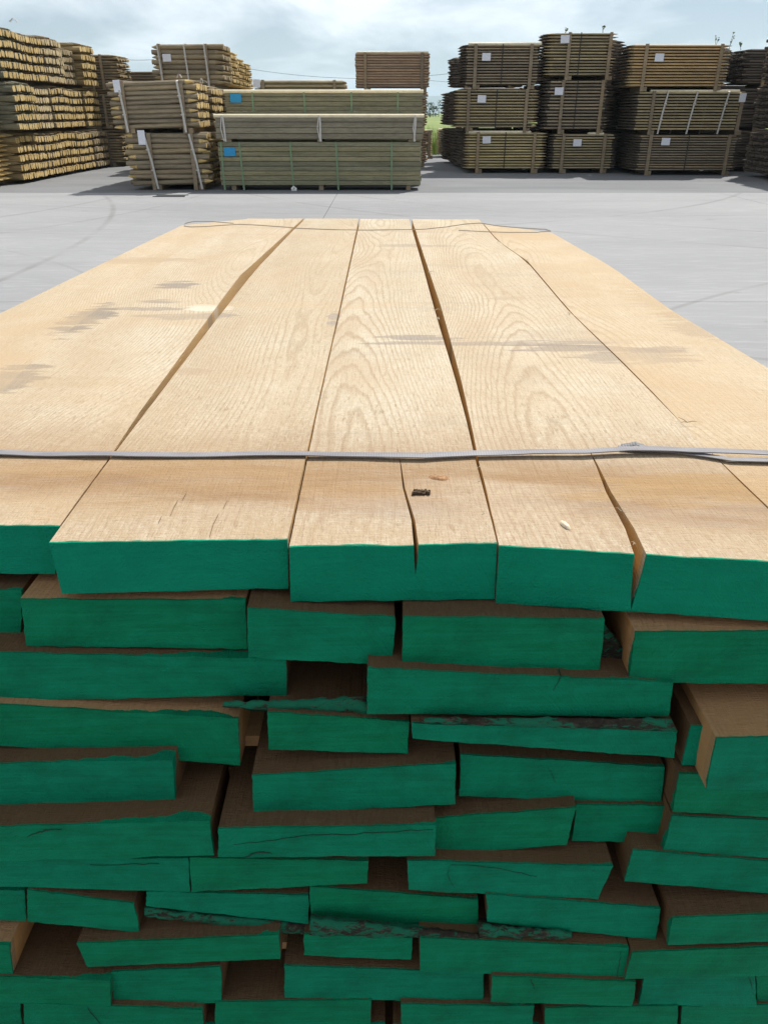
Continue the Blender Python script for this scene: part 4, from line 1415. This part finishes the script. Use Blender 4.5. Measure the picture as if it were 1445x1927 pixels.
# --- centre: long plank packs
def plank_pack(label, x0, x1, y0, y1, z0, z1, rows, cols, mat, straps, strap_mat, blue=None, bearer=.07, cap=False, name='plank_pack', loops=False):
    root = empty(name, ((x0 + x1) / 2, (y0 + y1) / 2, z0))
    tag(root, label, 'timber pack', 'packs of long treated planks')
    X0, X1 = -(x1 - x0) / 2, (x1 - x0) / 2
    Y0, Y1 = -(y1 - y0) / 2, (y1 - y0) / 2
    ph = (z1 - z0 - bearer) / rows
    pw = (Y1 - Y0) / cols
    rest = MB()
    me = None
    for r in range(rows):
        for c in range(cols):
            z = bearer + ph * r
            y = Y0 + pw * c + rnd.uniform(-.003, .003)
            dx = rnd.uniform(-.015, .015)
            a, b, d, e = .004, pw - .004, .003, ph - .003
            ch = .008
            prof = [(a, d + ch), (a, e - ch), (a + ch, e), (b - ch, e), (b, e - ch), (b, d + ch), (b - ch, d), (a + ch, d)]
            vs = [(X0, yy, zz) for yy, zz in prof] + [(X1, yy, zz) for yy, zz in prof]
            fs = [(k, k + 8, (k + 1) % 8 + 8, (k + 1) % 8) for k in range(8)] + [tuple(range(8)), tuple(reversed(range(8, 16)))]
            if c == 0:
                if me is None:
                    me = bpy.data.meshes.new('plank')
                    me.from_pydata(vs, [], fs)
                    me.materials.append(mat)
                o = bpy.data.objects.new('plank', me)
                o.location = (dx, y, z)
                link(o, root)
            else:
                rest.add([(p[0] + dx, p[1] + y, p[2] + z) for p in vs], fs)
    o = rest.build('stacked_planks', mat, root)
    o['kind'] = 'stuff'
    h = bearer + ph * rows
    if cap:
        s = MB()
        s.box(X0 - .01, X1 + .01, Y0 + .04, Y1, h + .001, h + .03, jit=.003)
        s.rod(X0 - .015, X1 + .015, Y0 + .028, h + .008, .042, .034, 14)
        s.build('top_board', [M['pale_wood'], M['pale_wood']], root)
        h += .03
    for u in (.06, .5, .94):
        s = MB()
        s.box(-.045, .045, Y0 + .03, Y1 - .03, 0.001, bearer - .002)
        o = s.build('bearer', M['batten'], root)
        o.location = (X0 + (X1 - X0) * u, 0, 0)
    for (u, sw) in straps:
        xb = X0 + (X1 - X0) * u
        s = MB()
        v, f = ribbon([(xb, Y1 + .004, 0), (xb, Y1 + .004, h), (xb, Y1 - .03, h + .004), (xb, Y0 + .03, h + .004), (xb, Y0 - .006, h - .01), (xb + sw * .5, Y0 - .008, h * .5), (xb + sw, Y0 - .006, 0.005)], (.018, 0, 0),
                      [(0, .003, 0), (0, .003, 0), (0, 0, .003), (0, 0, .003), (0, -.003, 0), (0, -.003, 0), (0, -.003, 0)])
        s.add(v, f)
        if loops:
            v, f = ribbon([(xb - .02, Y0 - .012, h - .01), (xb - .055, Y0 - .02, h * .5), (xb - .01, Y0 - .014, .01)], (.010, 0, 0), (0, -.003, 0))
            s.add(v, f)
        s.build('strap', strap_mat, root)
    if blue:
        place_label(root, X0 + (X1 - X0) * blue[0], Y0 - .016, h * blue[1], .225, .16, M['blue_paper'])
    return root


YC = at_z(600, 358, 0).y
pA = at_y(413, 300, YC)
pB = at_y(792, 300, YC)
zA = at_y(600, 267, YC).z
zTop = at_y(600, 219, YC).z
plank_pack('long low plank pack with green straps and a blue label, standing on the ground', pA.x, pB.x, YC, YC + .72, 0, zA, 9, 8, M['plank_green'],
           [(.015, .0), (.105, .03), (.355, .03), (.58, .03), (.855, .0)], M['green_strap'], (.055, .80), .09)
pC, pD = at_y(406, 240, YC), at_y(796, 240, YC)
plank_pack('shallow plank pack with three white straps, on top of the green strapped one', pC.x, pD.x, YC - .03, YC + .70, zA, zTop, 4, 8, M['plank_brown'],
           [(.04, .02), (.505, .0), (.965, -.03)], M['white_strap'], None, .05, cap=True, loops=True)
YB = YC + 1.05
pE, pF = at_y(424, 190, YB), at_y(795, 190, YB)
zE = at_y(600, 173, YB).z
plank_pack('plank pack with blue label standing behind the white strapped pack', pE.x, pF.x, YB, YB + .75, 1.10, zE, 7, 8, M['plank_green'],
           [(.14, .0), (.40, .02), (.64, .0), (.875, .0)], M['green_strap'], (.055, .80), .07, cap=True)
plank_pack('lowest plank pack of the rear stack, hidden behind the front two packs', pE.x, pF.x, YB, YB + .75, 0, 1.10, 9, 3, M['plank_green'], [(.14, 0), (.875, 0)], M['green_strap'], None, .09)

# --- left of centre: two post bundles, more behind
YP = at_z(300, 358, 0).y + .05
b0, b1 = at_y(240, 300, YP), at_y(392, 300, YP)
u0, u1 = at_y(208, 200, YP), at_y(372, 200, YP)
zm = at_y(300, 251, YP).z
zt = at_y(260, 152, YP).z
pack('post_bundle', 'lower of the two leaning post bundles left of the plank packs, with tangled points', 'post bundle', G_POST, b0.x, b1.x, YP, YP + 1.1, 0, zm, 10, 11,
     M['post_brown'], M['cut_gold'], 'post', tip=(0.0, .16), straps=(.25, .80), strap_sway=.16, battens=(.30, .82), label_at=(.22, .93), lab_size=(.14, .26), loose=2, jit=.05, tilt=.02)
pack('post_bundle', 'upper of the two leaning post bundles left of the plank packs', 'post bundle', G_POST, u0.x, u1.x, YP - .02, YP + 1.1, zm, zt, 10, 11,
     M['post_brown'], M['cut_gold'], 'post', tip=(0.17, .0), recess=.05, cut_tips=False, straps=(.13, .80), strap_sway=.08, battens=(.17, .84), label_at=(.12, .90), lab_size=(.13, .21), loose=1, jit=.03, tilt=.05)
for k in (1, 2):
    yy = YP + 1.2 * k
    pack('post_bundle', ['', 'lower post bundle close behind the leaning pair', 'lower post bundle farthest behind the leaning pair'][k], 'post bundle', G_POST, b0.x + .02, b1.x + .05 * k, yy, yy + 1.1, 0, zm, 10, 9,
         M['post_brown'], M['cut_gold'], 'post', tip=(0, .16), straps=(), battens=(.2, .8), loose=2, jit=.05, front=False)
    pack('post_bundle', ['', 'upper post bundle close behind the leaning pair', 'upper post bundle farthest behind the leaning pair'][k], 'post bundle', G_POST, u0.x, u1.x + .07 * k, yy, yy + 1.1, zm, zt - .04 * k, 10, 9,
         M['post_brown'], M['cut_gold'], 'post', tip=(.17, 0), recess=.06, cut_tips=False, straps=(), battens=(.2, .8), loose=1, jit=.04, front=False)

# --- tall stack behind them (three tiers, the top one in view)
YT = 22.4
t0, t1 = at_y(287, 120, YT), at_y(421, 120, YT)
zt0, zt1 = at_y(340, 168, YT).z, at_y(340, 83, YT).z
step = zt0 / 2
for k in range(2):
    pack('post_bundle', ['bottom post bundle of the tall stack behind the leaning pair', 'middle post bundle of the tall stack behind the leaning pair'][k], 'post bundle', G_POST, t0.x, t1.x, YT, YT + 1.2, step * k, step * (k + 1), 9, 6,
         M['post_brown'], M['cut_tan'], 'post', tip=(0, .16), battens=(.2, .8), behind=False)
pack('post_bundle', 'topmost post bundle of the tall stack, with a white label and three white straps', 'post bundle', G_POST, t0.x, t1.x, YT, YT + 1.2, zt0, zt1, 8, 11,
     M['post_brown'], M['cut_tan'], 'post', tip=(0, .2), straps=(.10, .47, .75), strap_sway=.05, battens=(.12, .77), label_at=(.22, .70), jit=.03, loose=.5)
for k in range(1, 4):
    yy = YT + 1.3 * k
    tt = zt1 - .10 * k * .6 + (0.02 if k == 1 else -.02)
    pack('post_bundle', ['', 'golden post bundle first in line behind the labelled topmost one', 'golden post bundle second in line behind the labelled topmost one', 'golden post bundle third in line behind the labelled topmost one'][k], 'post bundle', G_POST,
         t0.x - .2, t1.x - .06, yy, yy + 1.2, zt0, tt, 9, 11, M['post_gold'], M['cut_gold'], 'post', tip=(.0, .14), battens=(.2, .8), front=False, layers=True, jit=.03)
    pack('post_bundle', ['', 'supporting post bundle below the first golden one', 'supporting post bundle below the second golden one', 'supporting post bundle below the third golden one'][k], 'post bundle', G_POST,
         t0.x - .2, t1.x + .03, yy, yy + 1.2, 0, zt0, 16, 5, M['post_brown'], M['cut_tan'], 'post', tip=(.0, .14), battens=(.2, .8), behind=False)

# --- left wall of post bundles, cut ends towards the yard
WX = -8.0
tiers = [0.0, 1.0, 1.98, 3.0]
cols_y = [(16.9, 18.42), (18.48, 19.66), (19.72, 20.92), (20.98, 22.1), (22.16, 23.3), (23.36, 24.5)]
ordw = ['nearest', 'second', 'third', 'fourth', 'fifth', 'last']
tn = ['bottom', 'middle', 'top']
wall_mats = {
    (0, 0): ('post_gold', 'cut_gold'), (0, 1): ('post_brown', 'cut_dull_shaded'), (0, 2): ('post_brown', 'cut_dull_shaded'),
    (1, 0): ('post_gold', 'cut_gold'), (1, 1): ('post_green', 'cut_gold'), (1, 2): ('post_green', 'cut_gold'),
    (2, 0): ('post_brown', 'cut_gold'), (2, 1): ('post_brown', 'cut_pale'), (2, 2): ('post_brown', 'cut_gold'),
    (3, 0): ('post_gold', 'cut_gold'), (3, 1): ('post_brown', 'cut_gold'), (3, 2): ('post_brown', 'cut_pale'),
    (4, 0): ('post_brown', 'cut_gold'), (4, 1): ('post_brown', 'cut_gold'), (4, 2): ('post_brown', 'cut_tan'),
    (5, 0): ('post_brown', 'cut_tan'), (5, 1): ('post_gold', 'cut_gold'), (5, 2): ('post_gold', 'cut_gold'),
}
for ci, (ya, yb) in enumerate(cols_y):
    for ti in range(3):
        sm, cm = wall_mats[(ci, ti)]
        xe = WX + rnd.uniform(-.08, .08) + (-.12 if ci == 0 else 0) + (.10 if (ci == 1 and ti) else 0) + (-.1 if ci == 4 and ti == 2 else 0)
        look = {'cut_gold': 'golden cut ends', 'cut_dull_shaded': 'shaded dull brown points', 'cut_pale': 'pale cut ends', 'cut_tan': 'tan cut ends'}[cm]
        top = tiers[ti + 1] - (.10 if (ci >= 4 and ti == 2) else 0) + (.12 if (ci == 5 and ti == 2) else 0)
        pack('post_bundle', f'post bundle with {look}, {tn[ti]} tier of the {ordw[ci]} column in the left wall', 'post bundle', G_POST,
             xe - 2.4, xe, ya, yb, tiers[ti], top, 10, 12 if ci else 14, M[sm], M[cm], 'post',
             tip=((.0, .24) if ci == 0 else (.20, 0.0)), alt=(ci != 0), battens=(.25, .75), front=False, layers=True, jit=.05, loose=.6, bearer=.09, sag=.03 if ci % 2 else -.02, cut_tips=(ci == 0 and ti == 0), recess=(.10 if ci else 0.0))
# dark stack closing the wall at the back
for ti in range(3):
    pack('post_bundle', f'post bundle in deep shade, {tn[ti]} tier of the stack beyond the left wall', 'post bundle', G_POST, -9.7, -7.55 + .08 * ti, 24.7, 25.9, tiers[ti], tiers[ti + 1] - .12 + (.0 if ti < 2 else -.05), 11, 8,
         M['post_brown'], M['cut_tan'], 'post', tip=(0, .22), battens=(.2, .8), jit=.05, loose=.6)
    pack('post_bundle', f'post bundle in deep shade, {tn[ti]} tier of the rearmost stack at left', 'post bundle', G_POST, -9.9, -4.2, 26.6, 27.8, (0, 1.45)[ti % 2], (1.45, 2.5)[ti % 2], 13, 8,
         M['post_brown'], M['cut_tan'], 'post', tip=(0, .22), battens=(.2, .8), jit=.05, loose=.6, front=False) if ti < 2 else None

# --- centre back: tall reddish stake stack
YR = 24.6
r0, r1 = at_y(669, 130, YR), at_y(808, 130, YR)
zr2, zr1 = at_y(740, 99, YR).z, at_y(740, 172, YR).z
pack('stake_pack', 'reddish stake pack topmost on the stack behind the long plank packs', 'stake pack', G_STAKE, r0.x, r1.x, YR, YR + 1.15, zr1, zr2, 13, 12, M['stake_red'], M['cut_tan'], 'stake', tip=(.0, .07), battens=(.13, .90), bare_top=(.02, .98), jit=.02, nseg=6)
pack('stake_pack', 'reddish stake pack in the middle of the stack behind the long plank packs', 'stake pack', G_STAKE, r0.x, r1.x - .04, YR, YR + 1.15, zr1 / 2, zr1, 13, 12, M['stake_red'], M['cut_tan'], 'stake', tip=(.0, .07), battens=(.13, .90), jit=.02, nseg=6, behind=False)
pack('stake_pack', 'reddish stake pack lowest in the stack behind the long plank packs', 'stake pack', G_STAKE, r0.x, r1.x - .02, YR, YR + 1.15, 0, zr1 / 2, 13, 12, M['stake_red'], M['cut_tan'], 'stake', tip=(.0, .07), battens=(.13, .90), jit=.02, nseg=6, behind=False)

# --- low pile glimpsed above the plank packs
YL = 21.0
l0, l1 = at_y(478, 160, YL), at_y(650, 160, YL)
zl = at_y(560, 151, YL).z
pack('stake_pack', 'post pack with a grey wrapped end just showing above the long plank packs', 'stake pack', G_STAKE, l0.x, l1.x, YL, YL + 1.0, 1.1, zl, 11, 7, M['stake_olive'], M['cut_tan'], 'post', tip=(0, .1), battens=(.10, .88), label_at=(.035, .93), lab_size=(.17, .17), jit=.02)
pack('stake_pack', 'post pack hidden under the one with the grey wrapped end', 'stake pack', G_STAKE, l0.x, l1.x, YL, YL + 1.0, 0, 1.1, 11, 7, M['stake_olive'], M['cut_tan'], 'post', tip=(0, .1), battens=(.10, .88), jit=.02, behind=False)

# --- right hand stacks of stake packs


def stack(Y, tiers_px, labels, colours, opts):
    """tiers_px: (x left, x right, y bottom, y top) of each front face, from the ground up"""
    zprev = 0.0
    for i, (xa, xb, yt) in enumerate(tiers_px):
        a, b = at_y(xa, yt + 35, Y), at_y(xb, yt + 35, Y)
        zt_ = at_y((xa + xb) / 2, yt, Y).z
        kw = dict(rows=13, cols=14, tip=(.13, .13), alt=True, jit=.03, nseg=6, battens=(.17, .85), bearer=.10, black=.5, flat=.68, cut_back=M['cut_dull_shaded'])  # ends behind the front bars take the colour with shade painted in
        kw.update(opts[i])
        rows, cols = kw.pop('rows'), kw.pop('cols')
        pack('stake_pack', labels[i], 'stake pack', G_STAKE, a.x, b.x, Y, Y + 1.15, zprev, zt_, rows, cols, M[colours[i][0]], M[colours[i][1]], 'stake', **kw)
        zprev = zt_


stack(21.9, [(872, 1027, 249), (854, 1013, 168), (868, 1021, 83)],
      ['yellowish stake pack with a pale top, bottom of the stack beside the field gap', 'olive stake pack, middle of the stack beside the field gap', 'grey brown stake pack, top of the stack beside the field gap'],
      [('stake_tan', 'cut_tan'), ('stake_olive', 'cut_tan'), ('stake_grey', 'cut_dull_shaded')],
      [dict(label_at=(.27, .82), bare_top=(.02, .80), rows=13), dict(label_at=(.32, .78), rows=13), dict(label_at=(.30, .72), bare_top=(.08, .97), rows=14)])
stack(21.9, [(1032, 1160, 252), (1022, 1146, 151), (1024, 1157, 61)],
      ['stake pack at the bottom of the tallest narrow stack, label in its middle', 'stake pack in the middle of the tallest narrow stack', 'stake pack with sharp points sticking out, top of the tallest narrow stack'],
      [('stake_olive', 'cut_dull_shaded'), ('stake_grey', 'cut_dull_shaded'), ('stake_olive', 'cut_tan')],
      [dict(label_at=(.40, .78), rows=13, battens=(.20, .80), black=None, bare_top=(.55, .78)), dict(label_at=(.22, .80), rows=15, battens=(.28, .88), jit=.06), dict(label_at=(.27, .86), rows=14, battens=(.34, .92), tip=(.2, .2), jit=.05)])
stack(21.2, [(1192, 1390, 254), (1188, 1398, 172), (1180, 1372, 83)],
      ['brown stake pack, bottom of the last stack before the dark wall at the right', 'stake pack with white straps and a bright top, in the last stack at the right', 'orange brown stake pack, top of the last stack at the right'],
      [('stake_grey', 'cut_dull_shaded'), ('stake_olive', 'cut_dull_shaded'), ('stake_orange', 'cut_tan')],
      [dict(label_at=(.28, .84), rows=14, battens=(.14, .88)), dict(label_at=(.965, .86), lab_size=(.16, .19), rows=13, straps=(.30, .56, .84), strap_sway=-.12, battens=(.18, .97), bare_top=(.15, .94), black=None), dict(label_at=(.30, .72), rows=14, battens=(.17, .90), black=None)])
# further columns behind the first and last right hand stacks
for (k, xa, xb, Yk, tops) in ((0, 2.06, 4.0, 23.15, (1.0, 1.98)), (1, 1.95, 3.9, 24.5, (.98, 1.95, 2.75)), (2, 1.86, 3.9, 26.2, (.97, 1.93))):
    zp = 0
    for i, zt_ in enumerate(tops):
        pack('stake_pack', f'shaded stake pack, {tn[i]} of the {["next", "second", "farthest"][k]} column behind the first right hand stack', 'stake pack', G_STAKE, xa - .04 * i, xb, Yk, Yk + 1.2, zp, zt_, 12, 12, M['stake_shaded'], M['cut_dull_shaded'], 'stake', tip=(.14, .1), battens=(.2, .8), jit=.06, loose=1, front=False, nseg=6)
        zp = zt_
for (k, xa, xb, Yk, tops) in ((0, 6.35, 8.75, 22.45, (.98, 1.93, 2.8)), (1, 6.3, 8.7, 23.75, (.98, 1.9, 2.7))):
    zp = 0
    for i, zt_ in enumerate(tops):
        pack('stake_pack', f'shaded stake pack, {tn[i]} of the {["next", "second"][k]} column behind the last right hand stack', 'stake pack', G_STAKE, xa - .05 * i, xb, Yk, Yk + 1.2, zp, zt_, 13, 12, M['stake_shaded'], M['cut_dull_shaded'], 'stake', tip=(.14, .1), battens=(.2, .8), jit=.06, loose=1, front=False, nseg=6)
        zp = zt_
for i, zt_ in enumerate((1.0, 2.05, 3.05)):
    zp = (0, 1.0, 2.05)[i]
    pack('stake_pack', f'shaded stake pack, {tn[i]} of the column behind the tallest narrow stack', 'stake pack', G_STAKE, 4.35, 6.2, 23.15, 24.35, zp, zt_, 14, 12, M['stake_shaded'], M['cut_dull_shaded'], 'stake', tip=(.16, .14), battens=(.2, .8), jit=.07, loose=1, front=False, nseg=6)

for k, (xa, xb) in enumerate(((4.25, 6.25), (6.35, 8.9), (9.0, 11.4))):
    zp = 0
    for i, zt_ in enumerate((1.06, 2.1, 2.75)):
        if k == 2 and i == 2:
            zt_ = 2.86
        pack('stake_pack', f'shaded stake pack, {tn[i]} of the back row stack {["behind the tallest narrow stack", "behind the last labelled stack", "in the far right corner"][k]}', 'stake pack', G_STAKE, xa, xb, 25.3, 26.5, zp, zt_, 13, 10, M['stake_shaded'], M['cut_dull_shaded'], 'stake', tip=(.14, .1), battens=(.2, .8), jit=.06, loose=1, front=False, nseg=6)
        zp = zt_
# --- dark wall at the far right
for ci, (ya, yb, xe) in enumerate(((17.9, 18.95, 8.90), (19.0, 20.0, 8.92), (20.05, 21.1, 8.98), (22.5, 23.7, 9.08))):
    zp = 0
    tops = ((1.0, 2.02, 3.18), (1.0, 2.04, 3.16), (.98, 1.98, 3.0), (.98, 1.95, 2.82))[ci]
    for i, zt_ in enumerate(tops):
        pack('post_bundle', f'dark shaded post bundle, {tn[i]} tier of the {ordw[ci]} column in the right wall', 'post bundle', G_POST, xe, xe + 2.3, ya, yb, zp, zt_, 13, 12, M['stake_shaded'], M['cut_dull_shaded'], 'post', tip=(.16, .0), alt=True, battens=(.25, .75), jit=.06, loose=1, front=False, layers=True)
        zp = zt_

# --- small packs at the end of the lane
for (xa, xb, Yk, yt, lab) in ((784, 813, 29.0, 246, 'low bright topped pack just left of the grass at the lane end'), (825, 900, 30.0, 244, 'low bright topped pack just right of the grass at the lane end')):
    a, b = at_y(xa, 270, Yk), at_y(xb, 270, Yk)
    pack('stake_pack', lab, 'stake pack', G_STAKE, a.x, b.x, Yk, Yk + 1.1, 0, at_y(xa, yt, Yk).z, 11, 8, M['post_green'], M['cut_tan'], 'stake', tip=(.05, .05), battens=(.2, .8), bare_top=(0.0, 1.0), jit=.02, nseg=6)

# ------------------------------------------------------------------ weeds, grass, cables, loose bits
gm = MB()
for i in range(2600):
    x = rnd.uniform(-2.0, 7.0)
    y = rnd.uniform(33, 60)
    if i < 500:
        y = rnd.uniform(31.6, 34)
        x = rnd.uniform(1.4, 2.8)
    h = rnd.uniform(.25, .75)
    w = rnd.uniform(.006, .016)
    a = rnd.uniform(0, 6.283)
    lean = rnd.uniform(.05, .25) * h
    dx, dy = math.cos(a), math.sin(a)
    p0 = (x - dy * w, y + dx * w, -.02)
    p1 = (x + dy * w, y - dx * w, -.02)
    m0 = (x + dx * lean * .4 - dy * w, y + dy * lean * .4 + dx * w, h * .6)
    m1 = (x + dx * lean * .4 + dy * w, y + dy * lean * .4 - dx * w, h * .6)
    tp = (x + dx * lean, y + dy * lean, h)
    gm.add([p0, p1, m1, m0, tp], [(0, 1, 2, 3), (3, 2, 4)])
go = gm.build('tall_grass', M['grass'])
tag(go, 'tall yellow green grass growing at the end of the lane', kind='stuff')


def weed(base, h, n, label, seed):
    r_ = random.Random(seed)
    root = empty('weed', base)
    tag(root, label, 'plant', 'weeds on top of the stacks')
    st, lf = MB(), MB()
    for k in range(n):
        a = r_.uniform(-.9, .9)
        hh = h * r_.uniform(.6, 1.0)
        tipx = math.sin(a) * hh * .45
        pts_ = [(r_.uniform(-.03, .03), 0, 0), (tipx * .4, .02, hh * .5), (tipx, .0, hh)]
        v, f = tube(pts_, [.006, .005, .003], 5)
        st.add(v, f)
        for q in range(9):
            t = r_.uniform(.55, 1.05)
            c = Vector((tipx * t, 0, hh * t))
            s = r_.uniform(.010, .024)
            lf.add([c + Vector((r_.uniform(-s, s) * 1.6, r_.uniform(-s, s), r_.uniform(-s, s))) for _ in range(4)], [(0, 1, 2), (0, 2, 3), (1, 2, 3)])
    st.build('stem', M['dry'], root)
    o = lf.build('leaves', M['leaf'], root)
    o['kind'] = 'stuff'
    return root


w1 = at_y(1374, 90, 21.5)
weed((w1.x, 21.6, w1.z - .12), .48, 2, 'tall double stalked weed on top of the last right hand stack', 5)
w2 = at_y(1350, 84, 21.4)
weed((w2.x, 21.5, w2.z - .05), .24, 2, 'short tufted weed left of the double stalked one', 8)
w3 = at_y(1066, 60, 22.1)
weed((w3.x, 22.2, w3.z - .03), .16, 2, 'small weed over the left batten of the tallest narrow stack', 9)
w4 = at_y(1135, 58, 22.1)
weed((w4.x, 22.2, w4.z - .03), .17, 2, 'small weed over the right batten of the tallest narrow stack', 10)
w5 = at_y(1397, 88, 20.9)
weed((w5.x, 21.0, w5.z - .06), .18, 2, 'low weed at the edge of the dark right wall', 14)


def cable(p, q, sag, r, label):
    P = []
    for i in range(31):
        t = i / 30
        c = Vector(p).lerp(Vector(q), t)
        c.z -= sag * 4 * t * (1 - t)
        P.append(c)
    v, f = tube(P, r, 5)
    o = mesh_obj('power_cable', v, f, M['cable'])
    tag(o, label, 'cable', 'overhead cables')


cable(at_y(60, 70, 45), at_y(290, 112, 60), .35, .012, 'overhead cable sloping down behind the left wall of posts')
cable(at_y(380, 112, 70), at_y(960, 120, 70), 1.15, .012, 'slack overhead cable hanging across the middle of the sky')
cable(at_y(780, 148, 90), at_y(900, 156, 90), .1, .012, 'short stretch of cable crossing the gap above the field')

# plastic strap ends and knots on the bundles
def loop_strap(px, py, Y, s, label, seed):
    r_ = random.Random(seed)
    c = at_y(px, py, Y)
    mb = MB()
    for k in range(3):
        ph = r_.uniform(0, 1.5)
        P = []
        for i in range(13):
            a = math.pi * i / 12
            P.append(Vector((math.cos(a + .1) * s * (.6 + .3 * k) * math.cos(ph), math.cos(a) * s * math.sin(ph), math.sin(a) * s * (.9 - .2 * k))))
        v, f = ribbon(P, (0, .012, 0), (0, 0, .003))
        mb.add(v, f)
    o = mb.build('strap_loops', M['white_strap'])
    o.location = c
    tag(o, label, 'strap')


loop_strap(338, 146, YP + .1, .07, 'twisted white strap end on the right of the upper leaning bundle', 1)
loop_strap(380, 156, YP + .5, .09, 'tangled white strapping behind the upper leaning bundle', 2)
loop_strap(224, 155, YP + .1, .05, 'white strap knot above the paper label of the upper leaning bundle', 3)
loop_strap(27, 42, 18.9, .08, 'pair of strap loops on top of the left wall of posts', 4)
# crumpled white scrap on the ground under the front pack
sc = at_z(554, 359, 0)
s = MB()
for k in range(7):
    a = k * .9
    s.add([(math.cos(a) * .05, math.sin(a) * .04, 0.0), (math.cos(a + .9) * .05, math.sin(a + .9) * .04, .0), (rnd.uniform(-.02, .02), rnd.uniform(-.02, .02), .09), (math.cos(a + .45) * .06, math.sin(a + .45) * .05, .05)], [(0, 1, 3), (1, 2, 3), (2, 0, 3)])
so = s.build('plastic_scrap', M['white_paint'])
so.location = (sc.x, YC - .16, 0.001)
tag(so, 'crumpled white plastic scrap on the ground by the long plank pack', 'litter')
